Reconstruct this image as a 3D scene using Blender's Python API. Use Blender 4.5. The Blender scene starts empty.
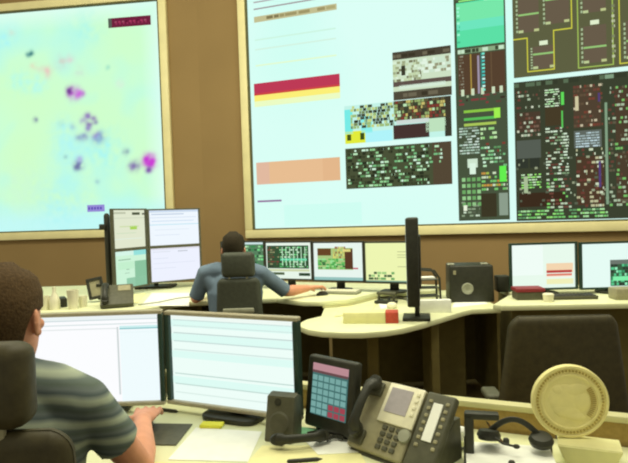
import bpy, bmesh, math, random
from mathutils import Vector, Matrix, noise
random.seed(7)
R = math.radians
sc = bpy.context.scene
COL = sc.collection

# ------------------------------------------------------------------ camera
FPX, CX, CY, CAMZ = 544.0, 314.0, 231.5, 1.42
PITCH, ROLL = math.atan(15.5 / FPX), 0.033
cF = Vector((0, math.cos(PITCH), -math.sin(PITCH)))
cr0, cu0 = Vector((1, 0, 0)), Vector((0, math.sin(PITCH), math.cos(PITCH)))
cR = cr0 * math.cos(ROLL) - cu0 * math.sin(ROLL)
cU = cr0 * math.sin(ROLL) + cu0 * math.cos(ROLL)
CAM = Vector((0, 0, CAMZ))


def ray(px, py):
    return cF + cR * ((px - CX) / FPX) - cU * ((py - CY) / FPX)


def P(px, py, d):                       # point of the photo at depth d (world y)
    r = ray(px, py)
    return CAM + r * (d / r.y)


def G(px, py, z):                       # point of the photo on the level z
    r = ray(px, py)
    return CAM + r * ((z - CAMZ) / r.z)


cam_d = bpy.data.cameras.new('camera')
cam = bpy.data.objects.new('camera', cam_d)
COL.objects.link(cam)
cam_d.sensor_width = 36.0
cam_d.lens = 36.0 * FPX / 628.0
cam_d.clip_start = 0.05
m = Matrix((cR, cU, -cF)).transposed().to_4x4()
m.translation = CAM
cam.matrix_world = m
sc.camera = cam


# ------------------------------------------------------------------ materials
def lin(c):
    c = c / 255.0
    return c / 12.92 if c <= 0.04045 else ((c + 0.055) / 1.055) ** 2.4


def rgb(c):
    return (lin(c[0]), lin(c[1]), lin(c[2]), 1.0)


def mat(name, c, rough=0.6, var=0.12, scale=30.0, bump=0.0, metal=0.0, spec=0.4):
    mt = bpy.data.materials.new(name)
    mt.use_nodes = True
    nt = mt.node_tree
    b = nt.nodes['Principled BSDF']
    b.inputs['Roughness'].default_value = rough
    b.inputs['Metallic'].default_value = metal
    b.inputs['Specular IOR Level'].default_value = spec
    tc = nt.nodes.new('ShaderNodeTexCoord')
    nz = nt.nodes.new('ShaderNodeTexNoise')
    nz.inputs['Scale'].default_value = scale
    nz.inputs['Detail'].default_value = 4
    nt.links.new(tc.outputs['Object'], nz.inputs['Vector'])
    rp = nt.nodes.new('ShaderNodeValToRGB')
    base = rgb(c)
    rp.color_ramp.elements[0].position = 0.3
    rp.color_ramp.elements[1].position = 0.7
    rp.color_ramp.elements[0].color = tuple(base[i] * (1 - var) for i in range(3)) + (1,)
    rp.color_ramp.elements[1].color = tuple(min(1, base[i] * (1 + var)) for i in range(3)) + (1,)
    nt.links.new(nz.outputs['Fac'], rp.inputs['Fac'])
    nt.links.new(rp.outputs['Color'], b.inputs['Base Color'])
    if bump:
        bp = nt.nodes.new('ShaderNodeBump')
        bp.inputs['Strength'].default_value = bump
        bp.inputs['Distance'].default_value = 0.005
        nt.links.new(nz.outputs['Fac'], bp.inputs['Height'])
        nt.links.new(bp.outputs['Normal'], b.inputs['Normal'])
    return mt


def stripes_mat(name, cols, period, rough=0.85):
    mt = bpy.data.materials.new(name)
    mt.use_nodes = True
    nt = mt.node_tree
    b = nt.nodes['Principled BSDF']
    b.inputs['Roughness'].default_value = rough
    b.inputs['Specular IOR Level'].default_value = 0.2
    tc = nt.nodes.new('ShaderNodeTexCoord')
    sp = nt.nodes.new('ShaderNodeSeparateXYZ')
    nt.links.new(tc.outputs['Object'], sp.inputs[0])
    mx = nt.nodes.new('ShaderNodeMath'); mx.operation = 'MULTIPLY_ADD'      # z + k*x
    mx.inputs[1].default_value = 0.16
    nt.links.new(sp.outputs['X'], mx.inputs[0])
    nt.links.new(sp.outputs['Z'], mx.inputs[2])
    nz = nt.nodes.new('ShaderNodeTexNoise'); nz.inputs['Scale'].default_value = 9
    nt.links.new(tc.outputs['Object'], nz.inputs['Vector'])
    ad = nt.nodes.new('ShaderNodeMath'); ad.operation = 'MULTIPLY_ADD'
    ad.inputs[1].default_value = 0.012
    nt.links.new(nz.outputs['Fac'], ad.inputs[0]); nt.links.new(mx.outputs[0], ad.inputs[2])
    dv = nt.nodes.new('ShaderNodeMath'); dv.operation = 'DIVIDE'; dv.inputs[1].default_value = period
    nt.links.new(ad.outputs[0], dv.inputs[0])
    fr = nt.nodes.new('ShaderNodeMath'); fr.operation = 'FRACT'
    nt.links.new(dv.outputs[0], fr.inputs[0])
    rp = nt.nodes.new('ShaderNodeValToRGB')
    el = rp.color_ramp.elements
    while len(el) < len(cols):
        el.new(0.5)
    for e, (p, c) in zip(el, cols):
        e.position = p
        e.color = rgb(c)
    nt.links.new(fr.outputs[0], rp.inputs['Fac'])
    nt.links.new(rp.outputs['Color'], b.inputs['Base Color'])
    return mt


def emit_mat():
    mt = bpy.data.materials.new('lit_screen')
    mt.use_nodes = True
    nt = mt.node_tree
    nt.nodes.clear()
    a = nt.nodes.new('ShaderNodeAttribute'); a.attribute_name = 'Col'
    e = nt.nodes.new('ShaderNodeEmission'); e.inputs['Strength'].default_value = 1.0
    o = nt.nodes.new('ShaderNodeOutputMaterial')
    nt.links.new(a.outputs['Color'], e.inputs['Color'])
    nt.links.new(e.outputs[0], o.inputs['Surface'])
    return mt


M = {
    'wall': mat('tan_wall', (152, 127, 86), 0.9, 0.05, 1.2, 0.0, spec=0.1),
    'frame': mat('cream_frame', (236, 226, 172), 0.5, 0.05, 6),
    'frame_line': mat('dark_gasket', (96, 92, 50), 0.7, 0.1, 6),
    'floor': mat('dark_carpet', (96, 82, 52), 0.95, 0.25, 60, 0.4, spec=0.1),
    'desk': mat('cream_laminate', (224, 227, 184), 0.45, 0.05, 8),
    'desk_edge': mat('cream_edge', (206, 202, 154), 0.5, 0.05, 8),
    'panel': mat('brown_panel', (112, 102, 60), 0.8, 0.12, 12, spec=0.2),
    'fabric': mat('tan_fabric', (164, 140, 86), 0.9, 0.10, 90, 0.3, spec=0.1),
    'black': mat('black_plastic', (44, 45, 34), 0.5, 0.2, 40),
    'green_black': mat('green_black_bezel', (36, 62, 52), 0.45, 0.12, 30),
    'silver_bezel': mat('silver_bezel', (172, 165, 140), 0.45, 0.08, 30),
    'dark_grey': mat('charcoal_plastic', (84, 84, 66), 0.55, 0.15, 40),
    'mid_grey': mat('grey_plastic', (154, 149, 118), 0.5, 0.12, 40),
    'pale_grey': mat('pale_grey_plastic', (150, 152, 132), 0.55, 0.1, 40),
    'silver': mat('silver_plastic', (238, 234, 206), 0.35, 0.06, 40),
    'lcd': mat('grey_lcd', (172, 166, 170), 0.3, 0.06, 60),
    'paper': mat('white_paper', (244, 246, 238), 0.8, 0.04, 20, spec=0.1),
    'cream_paper': mat('cream_paper', (234, 230, 172), 0.8, 0.05, 20, spec=0.1),
    'yellow': mat('lime_yellow_paper', (228, 226, 70), 0.7, 0.06, 30),
    'teal': mat('teal_paper', (140, 205, 160), 0.8, 0.06, 30),
    'red': mat('red_card', (196, 78, 58), 0.6, 0.1, 60),
    'dark_red': mat('dark_red_cover', (130, 36, 44), 0.6, 0.1, 60),
    'leather': mat('olive_black_upholstery', (66, 60, 36), 0.55, 0.18, 40, 0.25),
    'leather_dark': mat('dark_upholstery', (66, 70, 58), 0.6, 0.15, 40, 0.2),
    'gold': mat('pale_gold', (238, 228, 160), 0.6, 0.06, 30, metal=0.1),
    'gold_dark': mat('worn_gold', (190, 170, 96), 0.6, 0.15, 60, metal=0.1),
    'skin': mat('skin', (214, 150, 118), 0.55, 0.08, 20),
    'eye': mat('eye_white', (225, 220, 210), 0.3, 0.03, 20),
    'lips': mat('lip_skin', (180, 100, 90), 0.5, 0.05, 20),
    'hair_brown': mat('short_brown_hair', (84, 66, 44), 0.85, 0.3, 160, 0.6, spec=0.15),
    'hair_dark': mat('short_dark_hair', (52, 46, 34), 0.85, 0.3, 160, 0.6, spec=0.15),
    'blue_shirt': mat('slate_blue_cotton', (110, 128, 146), 0.9, 0.14, 12, 0.15, spec=0.15),
    'trousers': mat('khaki_cotton', (96, 88, 66), 0.9, 0.1, 20, spec=0.15),
    'shoe': mat('brown_shoe', (56, 42, 30), 0.5, 0.1, 20),
    'wood': mat('brown_pencil', (120, 84, 38), 0.5, 0.1, 60),
    'white': mat('white_plastic', (232, 228, 200), 0.5, 0.04, 30),
    'stripes': stripes_mat('striped_knit', [(0.0, (96, 108, 100)), (0.16, (104, 116, 112)), (0.28, (156, 166, 150)), (0.44, (168, 178, 158)),
                                            (0.54, (140, 150, 142)), (0.66, (86, 98, 100)), (0.82, (112, 122, 122)), (1.0, (96, 108, 100))], 0.054),
    'lit': emit_mat(),
}


# ------------------------------------------------------------------ mesh helpers
class MB:
    def __init__(self):
        self.bm = bmesh.new()

    def _merge(self, b2, mtx=None):
        me = bpy.data.meshes.new('tmp')
        if mtx is not None:
            b2.transform(mtx)
        b2.to_mesh(me)
        b2.free()
        self.bm.from_mesh(me)
        bpy.data.meshes.remove(me)
        return self

    def box(self, c, s, bevel=0.0, seg=2, rot=None, taper=None):
        b = bmesh.new()
        bmesh.ops.create_cube(b, size=1.0)
        for v in b.verts:
            v.co = Vector((v.co.x * s[0], v.co.y * s[1], v.co.z * s[2]))
            if taper and v.co.z > 0:
                v.co.x *= taper[0]; v.co.y *= taper[1]
        if bevel:
            bmesh.ops.bevel(b, geom=b.edges[:], offset=bevel, segments=seg, profile=0.5, affect='EDGES')
        mt = Matrix.Translation(Vector(c))
        if rot is not None:
            mt = mt @ rot
        return self._merge(b, mt)

    def prism(self, poly, z0, z1, bevel=0.0, seg=2, mtx=None):      # poly: xy outline, extruded in z
        b = bmesh.new()
        vs = [b.verts.new((p[0], p[1], z0)) for p in poly]
        f = b.faces.new(vs)
        r = bmesh.ops.extrude_face_region(b, geom=[f])
        for v in r['geom']:
            if isinstance(v, bmesh.types.BMVert):
                v.co.z = z1
        bmesh.ops.recalc_face_normals(b, faces=b.faces[:])
        if bevel:
            ed = [e for e in b.edges if abs(e.verts[0].co.z - e.verts[1].co.z) < 1e-6]
            bmesh.ops.bevel(b, geom=ed, offset=bevel, segments=seg, profile=0.5, affect='EDGES')
        return self._merge(b, mtx)

    def lathe(self, prof, n=28, mtx=None):                          # prof: (r, z)
        b = bmesh.new()
        rings = []
        for r, z in prof:
            if r < 1e-5:
                rings.append([b.verts.new((0, 0, z))])
            else:
                rings.append([b.verts.new((r * math.cos(2 * math.pi * i / n), r * math.sin(2 * math.pi * i / n), z)) for i in range(n)])
        for a, c in zip(rings, rings[1:]):
            for i in range(n):
                j = (i + 1) % n
                if len(a) == 1 and len(c) == 1:
                    continue
                if len(a) == 1:
                    b.faces.new((a[0], c[i], c[j]))
                elif len(c) == 1:
                    b.faces.new((a[i], a[j], c[0]))
                else:
                    b.faces.new((a[i], a[j], c[j], c[i]))
        bmesh.ops.recalc_face_normals(b, faces=b.faces[:])
        return self._merge(b, mtx)

    def tube(self, pts, rads, n=12, side=None, cap=True):
        pts = [Vector(p) for p in pts]
        if not isinstance(rads, (list, tuple)):
            rads = [rads] * len(pts)
        rads = [r if isinstance(r, (list, tuple)) else (r, r) for r in rads]
        b = bmesh.new()
        rings = []
        a = None
        tang = []
        for i in range(len(pts)):
            t = (pts[min(i + 1, len(pts) - 1)] - pts[max(i - 1, 0)]).normalized()
            tang.append(t)
        seq = []
        if cap:
            r0 = rads[0]; rm = min(r0)
            for k, s in ((0.95, 0.3), (0.7, 0.72)):
                seq.append((pts[0] - tang[0] * rm * k, (r0[0] * s, r0[1] * s), tang[0]))
        for p, r, t in zip(pts, rads, tang):
            seq.append((p, r, t))
        if cap:
            r0 = rads[-1]; rm = min(r0)
            for k, s in ((0.7, 0.72), (0.95, 0.3)):
                seq.append((pts[-1] + tang[-1] * rm * k, (r0[0] * s, r0[1] * s), tang[-1]))
        for p, r, t in seq:
            if a is None:
                a = Vector(side) if side is not None else (Vector((1, 0, 0)) if abs(t.x) < 0.8 else Vector((0, 1, 0)))
            elif side is not None:
                a = Vector(side)
            a = (a - t * a.dot(t)).normalized()
            c = t.cross(a)
            rings.append([b.verts.new(p + a * r[0] * math.cos(2 * math.pi * i / n) + c * r[1] * math.sin(2 * math.pi * i / n)) for i in range(n)])
        for u, v in zip(rings, rings[1:]):
            for i in range(n):
                j = (i + 1) % n
                b.faces.new((u[i], u[j], v[j], v[i]))
        b.faces.new(rings[0][::-1])
        b.faces.new(rings[-1])
        bmesh.ops.recalc_face_normals(b, faces=b.faces[:])
        return self._merge(b)

    def ball(self, c, r, n=16, rot=None):
        b = bmesh.new()
        bmesh.ops.create_uvsphere(b, u_segments=n, v_segments=max(8, n * 2 // 3), radius=1.0)
        r = r if isinstance(r, (list, tuple)) else (r, r, r)
        mt = Matrix.Translation(Vector(c))
        if rot is not None:
            mt = mt @ rot
        return self._merge(b, mt @ Matrix.Diagonal((r[0], r[1], r[2], 1)))

    def sheet(self, poly, t=0.0015, jitter=0.0, mtx=None):
        return self.prism(poly, 0, t, mtx=mtx)

    def build(self, name, material, parent=None, smooth=35):
        me = bpy.data.meshes.new(name)
        self.bm.to_mesh(me)
        self.bm.free()
        me.materials.append(material)
        if smooth:
            for p in me.polygons:
                p.use_smooth = True
            me.set_sharp_from_angle(angle=R(smooth))
        o = bpy.data.objects.new(name, me)
        COL.objects.link(o)
        if parent is not None:
            o.parent = parent
        return o

    def remesh(self, voxel, smooth=4):                              # fuse everything into one surface
        me = bpy.data.meshes.new('tmp')
        self.bm.to_mesh(me)
        self.bm.free()
        o = bpy.data.objects.new('tmp', me)
        COL.objects.link(o)
        md = o.modifiers.new('r', 'REMESH'); md.mode = 'VOXEL'; md.voxel_size = voxel
        if smooth:
            sm = o.modifiers.new('s', 'SMOOTH'); sm.iterations = smooth; sm.factor = 0.5
        bpy.context.view_layer.update()
        ev = o.evaluated_get(bpy.context.evaluated_depsgraph_get())
        me2 = bpy.data.meshes.new_from_object(ev)
        bpy.data.objects.remove(o)
        bpy.data.meshes.remove(me)
        self.bm = bmesh.new()
        self.bm.from_mesh(me2)
        bpy.data.meshes.remove(me2)
        return self


def rotz(a): return Matrix.Rotation(a, 4, 'Z')
def rotx(a): return Matrix.Rotation(a, 4, 'X')
def roty(a): return Matrix.Rotation(a, 4, 'Y')


def tag(o, label=None, cat=None, group=None, kind=None):
    if label: o['label'] = label
    if cat: o['category'] = cat
    if group: o['group'] = group
    if kind: o['kind'] = kind
    return o


def thing(name, label, cat, loc=(0, 0, 0), rz=0.0, group=None):
    o = bpy.data.objects.new(name, None)
    COL.objects.link(o)
    o.empty_display_size = 0.05
    o.location = loc
    o.rotation_euler = (0, 0, rz)
    return tag(o, label, cat, group)


def copy_thing(o, loc, rz, label):
    def rec(src, par):
        c = src.copy()
        COL.objects.link(c)
        if par is not None:
            c.parent = par
        for ch in list(src.children):
            rec(ch, c)
        return c
    c = rec(o, None)
    c.location = loc
    c.rotation_euler = (0, 0, rz)
    c['label'] = label
    return c


def floor_xy(p, z=0.0):
    return Vector((p.x, p.y, z))


# ------------------------------------------------------------------ lit screens
class Paint:
    """Flat picture of a display: rectangles in metres (x right, z up), facing -y."""
    def __init__(self):
        self.q = []

    def rect(self, x0, z0, x1, z1, c, k=1):
        self.q.append(((x0, z0), (x1, z0), (x1, z1), (x0, z1), c, k))

    def quad(self, a, b, c_, d, c, k=1):
        self.q.append((a, b, c_, d, c, k))

    def grid(self, x0, z0, x1, z1, nx, nz, fn, k=0):
        self.g = (x0, z0, x1, z1, nx, nz, fn, k)

    def build(self, name, parent=None, base=0.0):
        vs, fs, cs = [], [], []
        if hasattr(self, 'g'):
            x0, z0, x1, z1, nx, nz, fn, k = self.g
            for j in range(nz + 1):
                for i in range(nx + 1):
                    x = x0 + (x1 - x0) * i / nx; z = z0 + (z1 - z0) * j / nz
                    vs.append((x, -base - k * 0.0008, z)); cs.append(rgb(fn(x, z)))
            for j in range(nz):
                for i in range(nx):
                    a = j * (nx + 1) + i
                    fs.append((a, a + 1, a + nx + 2, a + nx + 1))
        for a, b, c_, d, c, k in self.q:
            i = len(vs)
            for p in (a, b, c_, d):
                vs.append((p[0], -base - k * 0.0008, p[1])); cs.append(rgb(c))
            fs.append((i, i + 1, i + 2, i + 3))
        me = bpy.data.meshes.new(name)
        me.from_pydata(vs, [], fs)
        at = me.color_attributes.new('Col', 'FLOAT_COLOR', 'POINT')
        at.data.foreach_set('color', [x for c in cs for x in c])
        me.materials.append(M['lit'])
        o = bpy.data.objects.new(name, me)
        COL.objects.link(o)
        if parent is not None:
            o.parent = parent
        return o


def clutter(p, x0, z0, x1, z1, rows, cols, pal, fill=0.55, k=2, rnd=random, lo=0.4, hi=1.6, tall=0.55):
    if rows > 3:
        rows = int(rows * 1.35); cols = int(cols * 1.5)
    dz = (z1 - z0) / rows
    for j in range(rows):
        x = x0
        while x < x1 - 1e-4:
            w = (x1 - x0) / cols * rnd.uniform(lo, hi)
            w = min(w, x1 - x)
            if rnd.random() < fill:
                zc = z0 + dz * (j + 0.5)
                p.rect(x, zc - dz * tall / 2, x + w * 0.85, zc + dz * tall / 2, rnd.choice(pal), k)
            x += w


# ------------------------------------------------------------------ room
TH_R, TH_L = R(19), R(7)
exR = Vector((math.cos(TH_R), -math.sin(TH_R), 0))
nR = Vector((-math.sin(TH_R), -math.cos(TH_R), 0))
oR = P(250, 230, 7.0); oR.z = 0
exL = Vector((math.cos(TH_L), -math.sin(TH_L), 0))
nL = Vector((-math.sin(TH_L), -math.cos(TH_L), 0))


def hit(px, py, o, n):
    r = ray(px, py)
    return CAM + r * ((o - CAM).dot(n) / r.dot(n))


fold = hit(205, 230, oR, nR); fold.z = 0
oL = fold.copy()


def WR(px, py):
    h = hit(px, py, oR, nR)
    return (h - oR).dot(exR), h.z


def WL(px, py):
    h = hit(px, py, oL, nL)
    return (h - oL).dot(exL), h.z


WALL_H = 5.0
sf = (fold - oR).dot(exR)
o = MB().box(((sf + 6.2) / 2, 0.06, WALL_H / 2), (6.2 - sf, 0.12, WALL_H)).build('wall_right', M['wall'])
o.location = oR; o.rotation_euler = (0, 0, -TH_R)
tag(o, 'plain tan wall behind the big screen of charts', 'wall', kind='structure')
o = MB().box((-2.4, 0.06, WALL_H / 2), (4.8, 0.12, WALL_H)).build('wall_left', M['wall'])
o.location = oL; o.rotation_euler = (0, 0, -TH_L)
tag(o, 'plain tan wall behind the big map screen', 'wall', kind='structure')
o = MB().box((0.3, 3.6, -0.05), (9.5, 10.0, 0.1)).build('floor', M['floor'])
tag(o, 'dark brown carpet floor under the desks', 'floor', kind='structure')


def screen_frame(root, x0, z0, x1, z1, w):
    f = MB()
    dpt = 0.07
    for (a, b, c, d) in ((x0 - w, z0 - w, x1 + w, z0), (x0 - w, z1, x1 + w, z1 + w), (x0 - w, z0, x0, z1), (x1, z0, x1 + w, z1)):
        f.box(((a + c) / 2, -dpt / 2, (b + d) / 2), (c - a, dpt, d - b), 0.012, 2)
    fo = f.build('frame', M['frame'], root)
    g = MB()
    e = 0.016
    for (a, b, c, d) in ((x0, z0, x1, z0 + e), (x0, z1 - e, x1, z1), (x0, z0, x0 + e, z1), (x1 - e, z0, x1, z1)):
        g.box(((a + c) / 2, -0.03, (b + d) / 2), (c - a, 0.06, d - b))
    g.build('gasket', M['frame_line'], fo)
    return fo


# ---- left video wall: the map
x0, z0 = WL(-110, 236)
x1, ztop = WL(158.5, 0.5)
x1b, zb = WL(163.5, 225)
_, z0 = WL(60, 231)
X1 = (x1 + x1b) / 2 + 0.04
LT = WL(60, 8.5)[1]
ROOT = thing('video_wall', 'huge wall screen on the left showing a pale green map with purple blotches', 'video wall', oL, -TH_L)
screen_frame(ROOT, x0, z0, X1, LT, 0.105)
spots = []
def spot(px, py, r, c, a=1.0):
    s, z = WL(px, py); spots.append((s, z, r * 0.0132, c, a))
for px, py, r, c, a in [
    (74, 93, 5.5, (196, 96, 214), 1), (70, 91, 3.5, (120, 66, 150), .9), (79, 93, 4, (206, 110, 222), .9), (84, 94, 2.5, (190, 120, 210), .6),
    (150, 161, 6, (206, 70, 214), 1), (148, 160, 4, (200, 60, 210), 1), (135, 166, 4.5, (128, 110, 170), .9), (131, 168, 3, (140, 120, 180), .8), (149, 170, 3, (130, 90, 170), .8),
    (79, 165, 4.5, (100, 84, 150), .9), (77, 167, 3, (84, 70, 130), .8), (80, 159, 3, (180, 140, 210), .7), (126, 152, 3, (110, 120, 150), .9),
    (88, 117, 3.5, (150, 130, 190), .9), (94, 119, 3, (140, 110, 180), .9), (84, 121, 3.5, (160, 150, 200), .8), (90, 124, 3, (130, 100, 170), .9), (89, 129, 3, (140, 110, 190), .85),
    (99, 138, 5.5, (124, 120, 170), .95), (96, 135, 3.5, (150, 120, 200), .8), (79, 138, 3.5, (140, 150, 180), .8), (85, 137, 3.5, (130, 130, 180), .85), (73, 127, 3, (160, 190, 200), .7), (62, 124, 3.5, (150, 210, 220), .6), (96, 122, 2.5, (130, 120, 170), .7),
    (31, 54, 3, (70, 130, 130), .9), (28, 55, 2.2, (90, 150, 150), .7), (36, 120, 2.5, (120, 130, 160), .9), (66, 157, 2, (120, 150, 160), .8),
    (48, 72, 5, (236, 196, 190), .8), (34, 67, 3.5, (230, 220, 190), .7), (40, 68, 3.5, (230, 214, 196), .7), (62, 63, 6, (206, 220, 206), .8), (70, 60, 4.5, (220, 220, 214), .7), (80, 72, 5, (206, 232, 214), .6), (12, 33, 4, (226, 226, 200), .6),
    (108, 68, 2, (120, 200, 190), .8), (98, 181, 2.5, (150, 190, 200), .7), (120, 84, 4, (220, 240, 220), .7),
    (38, 85, 9, (176, 250, 250), .5), (20, 82, 11, (170, 250, 250), .45), (85, 30, 16, (176, 248, 236), .5), (5, 40, 10, (170, 246, 250), .5), (105, 150, 18, (166, 246, 248), .55), (70, 150, 16, (176, 246, 248), .5), (64, 130, 12, (180, 248, 244), .5), (60, 205, 30, (178, 246, 246), .5), (20, 190, 24, (206, 250, 214), .5),
]:
    spot(px, py, r, c, a)
def map_col(x, z):
    n1 = noise.noise(Vector((x * 1.1, z * 1.1, 3.1)))
    n2 = noise.noise(Vector((x * 3.4, z * 3.4, 9.1)))
    c = Vector((204, 255, 214))
    c = c.lerp(Vector((212, 255, 196)), max(0, min(0.8, 0.15 + n1 * 1.3)))
    c = c.lerp(Vector((182, 250, 240)), max(0, min(0.9, -n1 * 1.3 + n2 * 0.6 + 0.12)))
    edge = min(x - x0, X1 - x, LT - z)
    c = c.lerp(Vector((222, 255, 242)), max(0, min(1, 1 - edge / 0.28)))
    if z < z0 + 0.45:
        c = c.lerp(Vector((196, 250, 246)), min(1, (z0 + 0.45 - z) / 0.3))
    for s, zz, r, cc, a in spots:
        d2 = ((x - s) ** 2 + (z - zz) ** 2) / (r * r)
        if d2 < 5:
            w = a * math.exp(-d2 * 0.9) * (0.75 + 0.9 * noise.noise(Vector((x * 14, z * 14, 1.7))))
            c = c.lerp(Vector(cc), max(0, min(1, w * 1.25)))
    return c
pm = Paint()
pm.grid(x0, z0, X1, LT, 210, 150, map_col)
DISP = pm.build('display', ROOT, 0.012)
p = Paint()
a = WL(109, 28.5); b = WL(151, 15.5)
p.rect(a[0], a[1], b[0], b[1], (112, 34, 62), 1)
p.rect(a[0], a[1], a[0] + 0.05, b[1], (90, 96, 86), 2)
for i in range(9):
    u = a[0] + 0.09 + i * (b[0] - a[0] - 0.13) / 9
    p.rect(u, a[1] + 0.06, u + 0.03, b[1] - 0.045, random.choice([(176, 60, 96), (160, 84, 104), (90, 20, 46)]), 2)
    p.rect(u + 0.012, a[1] + 0.035, u + 0.036, a[1] + 0.07, (150, 50, 84), 2)
o = p.build('legend_bar', DISP, 0.014); o['label'] = 'dark red legend bar'
p = Paint()
a = WL(88, 212); b = WL(105, 204.5)
p.rect(a[0], a[1], b[0], b[1], (150, 140, 214), 1)
for i in range(5):
    u = a[0] + 0.015 + i * 0.042
    p.rect(u, a[1] + 0.03, u + 0.026, b[1] - 0.03, (96, 80, 180), 2)
o = p.build('map_label', DISP, 0.014); o['label'] = 'small lavender label'
p = Paint()
a = WL(104, 229); b = WL(163, 224.5)
p.rect(a[0], z0 + 0.02, X1 - 0.02, z0 + 0.06, (120, 176, 200), 1)
p.build('taskbar', DISP, 0.014)

# ---- right video wall: charts and tables
rx0 = (WR(247.5, 20)[0] + WR(254, 220)[0]) / 2
rz0 = (WR(256, 227.5)[1] + WR(620, 223.6)[1]) / 2
rx1 = WR(700, 100)[0]
rz1 = LT
ROOT = thing('video_wall', 'huge wall screen on the right crowded with dark charts, tables and banners', 'video wall', oR, -TH_R)
screen_frame(ROOT, rx0, rz0, rx1, rz1, 0.105)
def pane_col(x, z):
    n1 = noise.noise(Vector((x * 0.8, z * 0.8, 5.0)))
    return Vector((220, 255, 246)).lerp(Vector((206, 254, 242)), max(0, min(1, 0.1 + n1 * 0.9)))
p = Paint()
p.grid(rx0, rz0, rx1, rz1, 60, 50, pane_col)
DISP = p.build('display', ROOT, 0.012)
sx1 = rx1


def win(name, px0, py0, px1, py1, bg, label=None):
    a = WR(px0, py0); b = WR(px1, py1)
    q = Paint()
    if bg: q.rect(a[0], b[1], b[0], a[1], bg, 1)
    def T(u, v):
        return a[0] + (b[0] - a[0]) * u, a[1] + (b[1] - a[1]) * v
    def r(u0, v0, u1, v1, c, k=2):
        A = T(u0, v0); B = T(u1, v1)
        q.rect(min(A[0], B[0]), min(A[1], B[1]), max(A[0], B[0]), max(A[1], B[1]), c, k)
    def done():
        o = q.build(name, DISP, 0.0128)
        if label: o['label'] = label
    def cl(u0, v0, u1, v1, rows, cols, pal, fill=.55, k=3, tall=.55, lo=.4, hi=1.6):
        A = T(u0, v0); B = T(u1, v1)
        clutter(q, A[0], B[1], B[0], A[1], rows, cols, pal, fill, k, tall=tall, lo=lo, hi=hi)
    return q, r, cl, done

# left column of the report page
q, r, cl, done = win('brown_banner', 254, 24, 338, 9, None, 'thin brown banner with lines above')
xa, xb = WR(254.5, 20)[0], WR(337, 8)[0]
zt = (WR(254.5, 16.5)[1] + WR(336.5, 4.8)[1]) / 2; zm = (WR(254.5, 23)[1] + WR(336.5, 10.2)[1]) / 2
q.rect(xa, zm, xb, zt, (196, 192, 146), 1)
clutter(q, xa, zm + .02, xb, zt - .015, 1, 7, [(160, 150, 104), (130, 122, 84), (176, 170, 120)], .8, 2, tall=1)
for dz_, c_ in ((.085, (164, 158, 160)), (.17, (176, 172, 176)), (-.42, (212, 244, 226)), (-.62, (228, 252, 208)), (-.30, (206, 246, 226))):
    q.rect(xa, zt + dz_, xb - .02, zt + dz_ + .018, c_, 1)
done()
q, r, cl, done = win('red_banner', 254, 85.5, 340, 73, (196, 56, 84), 'crimson banner over a yellow strip')
a1 = WR(254, 85); b1 = WR(340, 87)
q.q = []
zt = (WR(254.5, 84)[1] + WR(339.5, 74)[1]) / 2; zm = (WR(254.5, 96)[1] + WR(340, 86.5)[1]) / 2; zl = (WR(254.5, 102)[1] + WR(340, 92.5)[1]) / 2
xa, xb = WR(254.5, 90)[0], WR(340, 80)[0]
q.rect(xa, zm, xb, zt, (190, 58, 86), 1); q.rect(xa, zl, xb, zm, (252, 240, 120), 1); q.rect(xa, zl - .07, xb, zl, (236, 252, 196), 1)
q.rect(xa, zm, xb, zm + .025, (206, 70, 70), 2)
done()
q, r, cl, done = win('orange_banner', 257, 163, 340, 157, None, 'peach orange banner')
zt = (WR(257, 162.5)[1] + WR(340, 157.5)[1]) / 2; zm = (WR(257, 184.5)[1] + WR(341, 180.5)[1]) / 2
xa, xb = WR(257, 173)[0], WR(340.5, 169)[0]
q.rect(xa, zm, xb, zt, (232, 190, 146), 1); q.rect(xa, zm, xa + .18, zt, (226, 186, 160), 2); q.rect(xb - .22, zm, xb, zt, (228, 184, 140), 2)
za = WR(270, 201)[1]
q.rect(xa, za - .012, xa + .33, za + .012, (150, 120, 160), 1)
q.rect(xa + .36, rz0 + .04, xb + .25, rz0 + .3, (208, 254, 242), 1)
done()
# middle column
GR = [(150, 214, 150), (190, 236, 190), (120, 190, 130), (210, 246, 220), (96, 150, 96)]
DK = [(70, 60, 50), (60, 80, 60), (90, 84, 64), (44, 46, 34)]
q, r, cl, done = win('photo_window', 392.5, 53, 452, 95, (206, 226, 196), 'window with a pale photo between dark bands')
r(0, 0, 1, .16, (74, 68, 54)); cl(0, .03, 1, .15, 1, 9, [(110, 104, 84), (60, 54, 40)], .8)
cl(0, .2, .5, .62, 6, 6, [(196, 214, 170), (160, 170, 130), (120, 120, 90), (220, 240, 214)], .75, tall=.95)
cl(.45, .2, 1, .5, 4, 5, [(226, 244, 226), (206, 230, 206), (150, 150, 120)], .8, tall=.95)
r(.0, .62, 1, .72, (96, 82, 74)); r(.1, .7, .9, .78, (214, 236, 214)); r(0, .82, 1, 1.0, (80, 74, 58)); cl(0, .84, 1, .98, 1, 8, [(110, 104, 84), (60, 54, 40)], .7)
r(.15, .3, .22, .5, (60, 60, 44), 4)
done()
q, r, cl, done = win('diagram_window', 344.5, 106.5, 452, 136, (196, 244, 232), 'busy window with dark diagrams and a yellow patch')
r(.0, .1, .08, .75, (120, 236, 230)); r(.16, .3, .27, .75, (140, 240, 236))
cl(.06, .02, .48, .62, 6, 9, [(70, 76, 56), (160, 190, 120), (120, 140, 90), (200, 214, 130), (54, 60, 44)], .8, tall=.95)
r(.48, .0, 1, .52, (66, 60, 46)); cl(.48, .0, .95, .5, 5, 12, [(150, 176, 110), (96, 90, 60), (200, 190, 110), (130, 60, 50), (190, 230, 180), (60, 70, 50)], .85, tall=.85)
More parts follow.
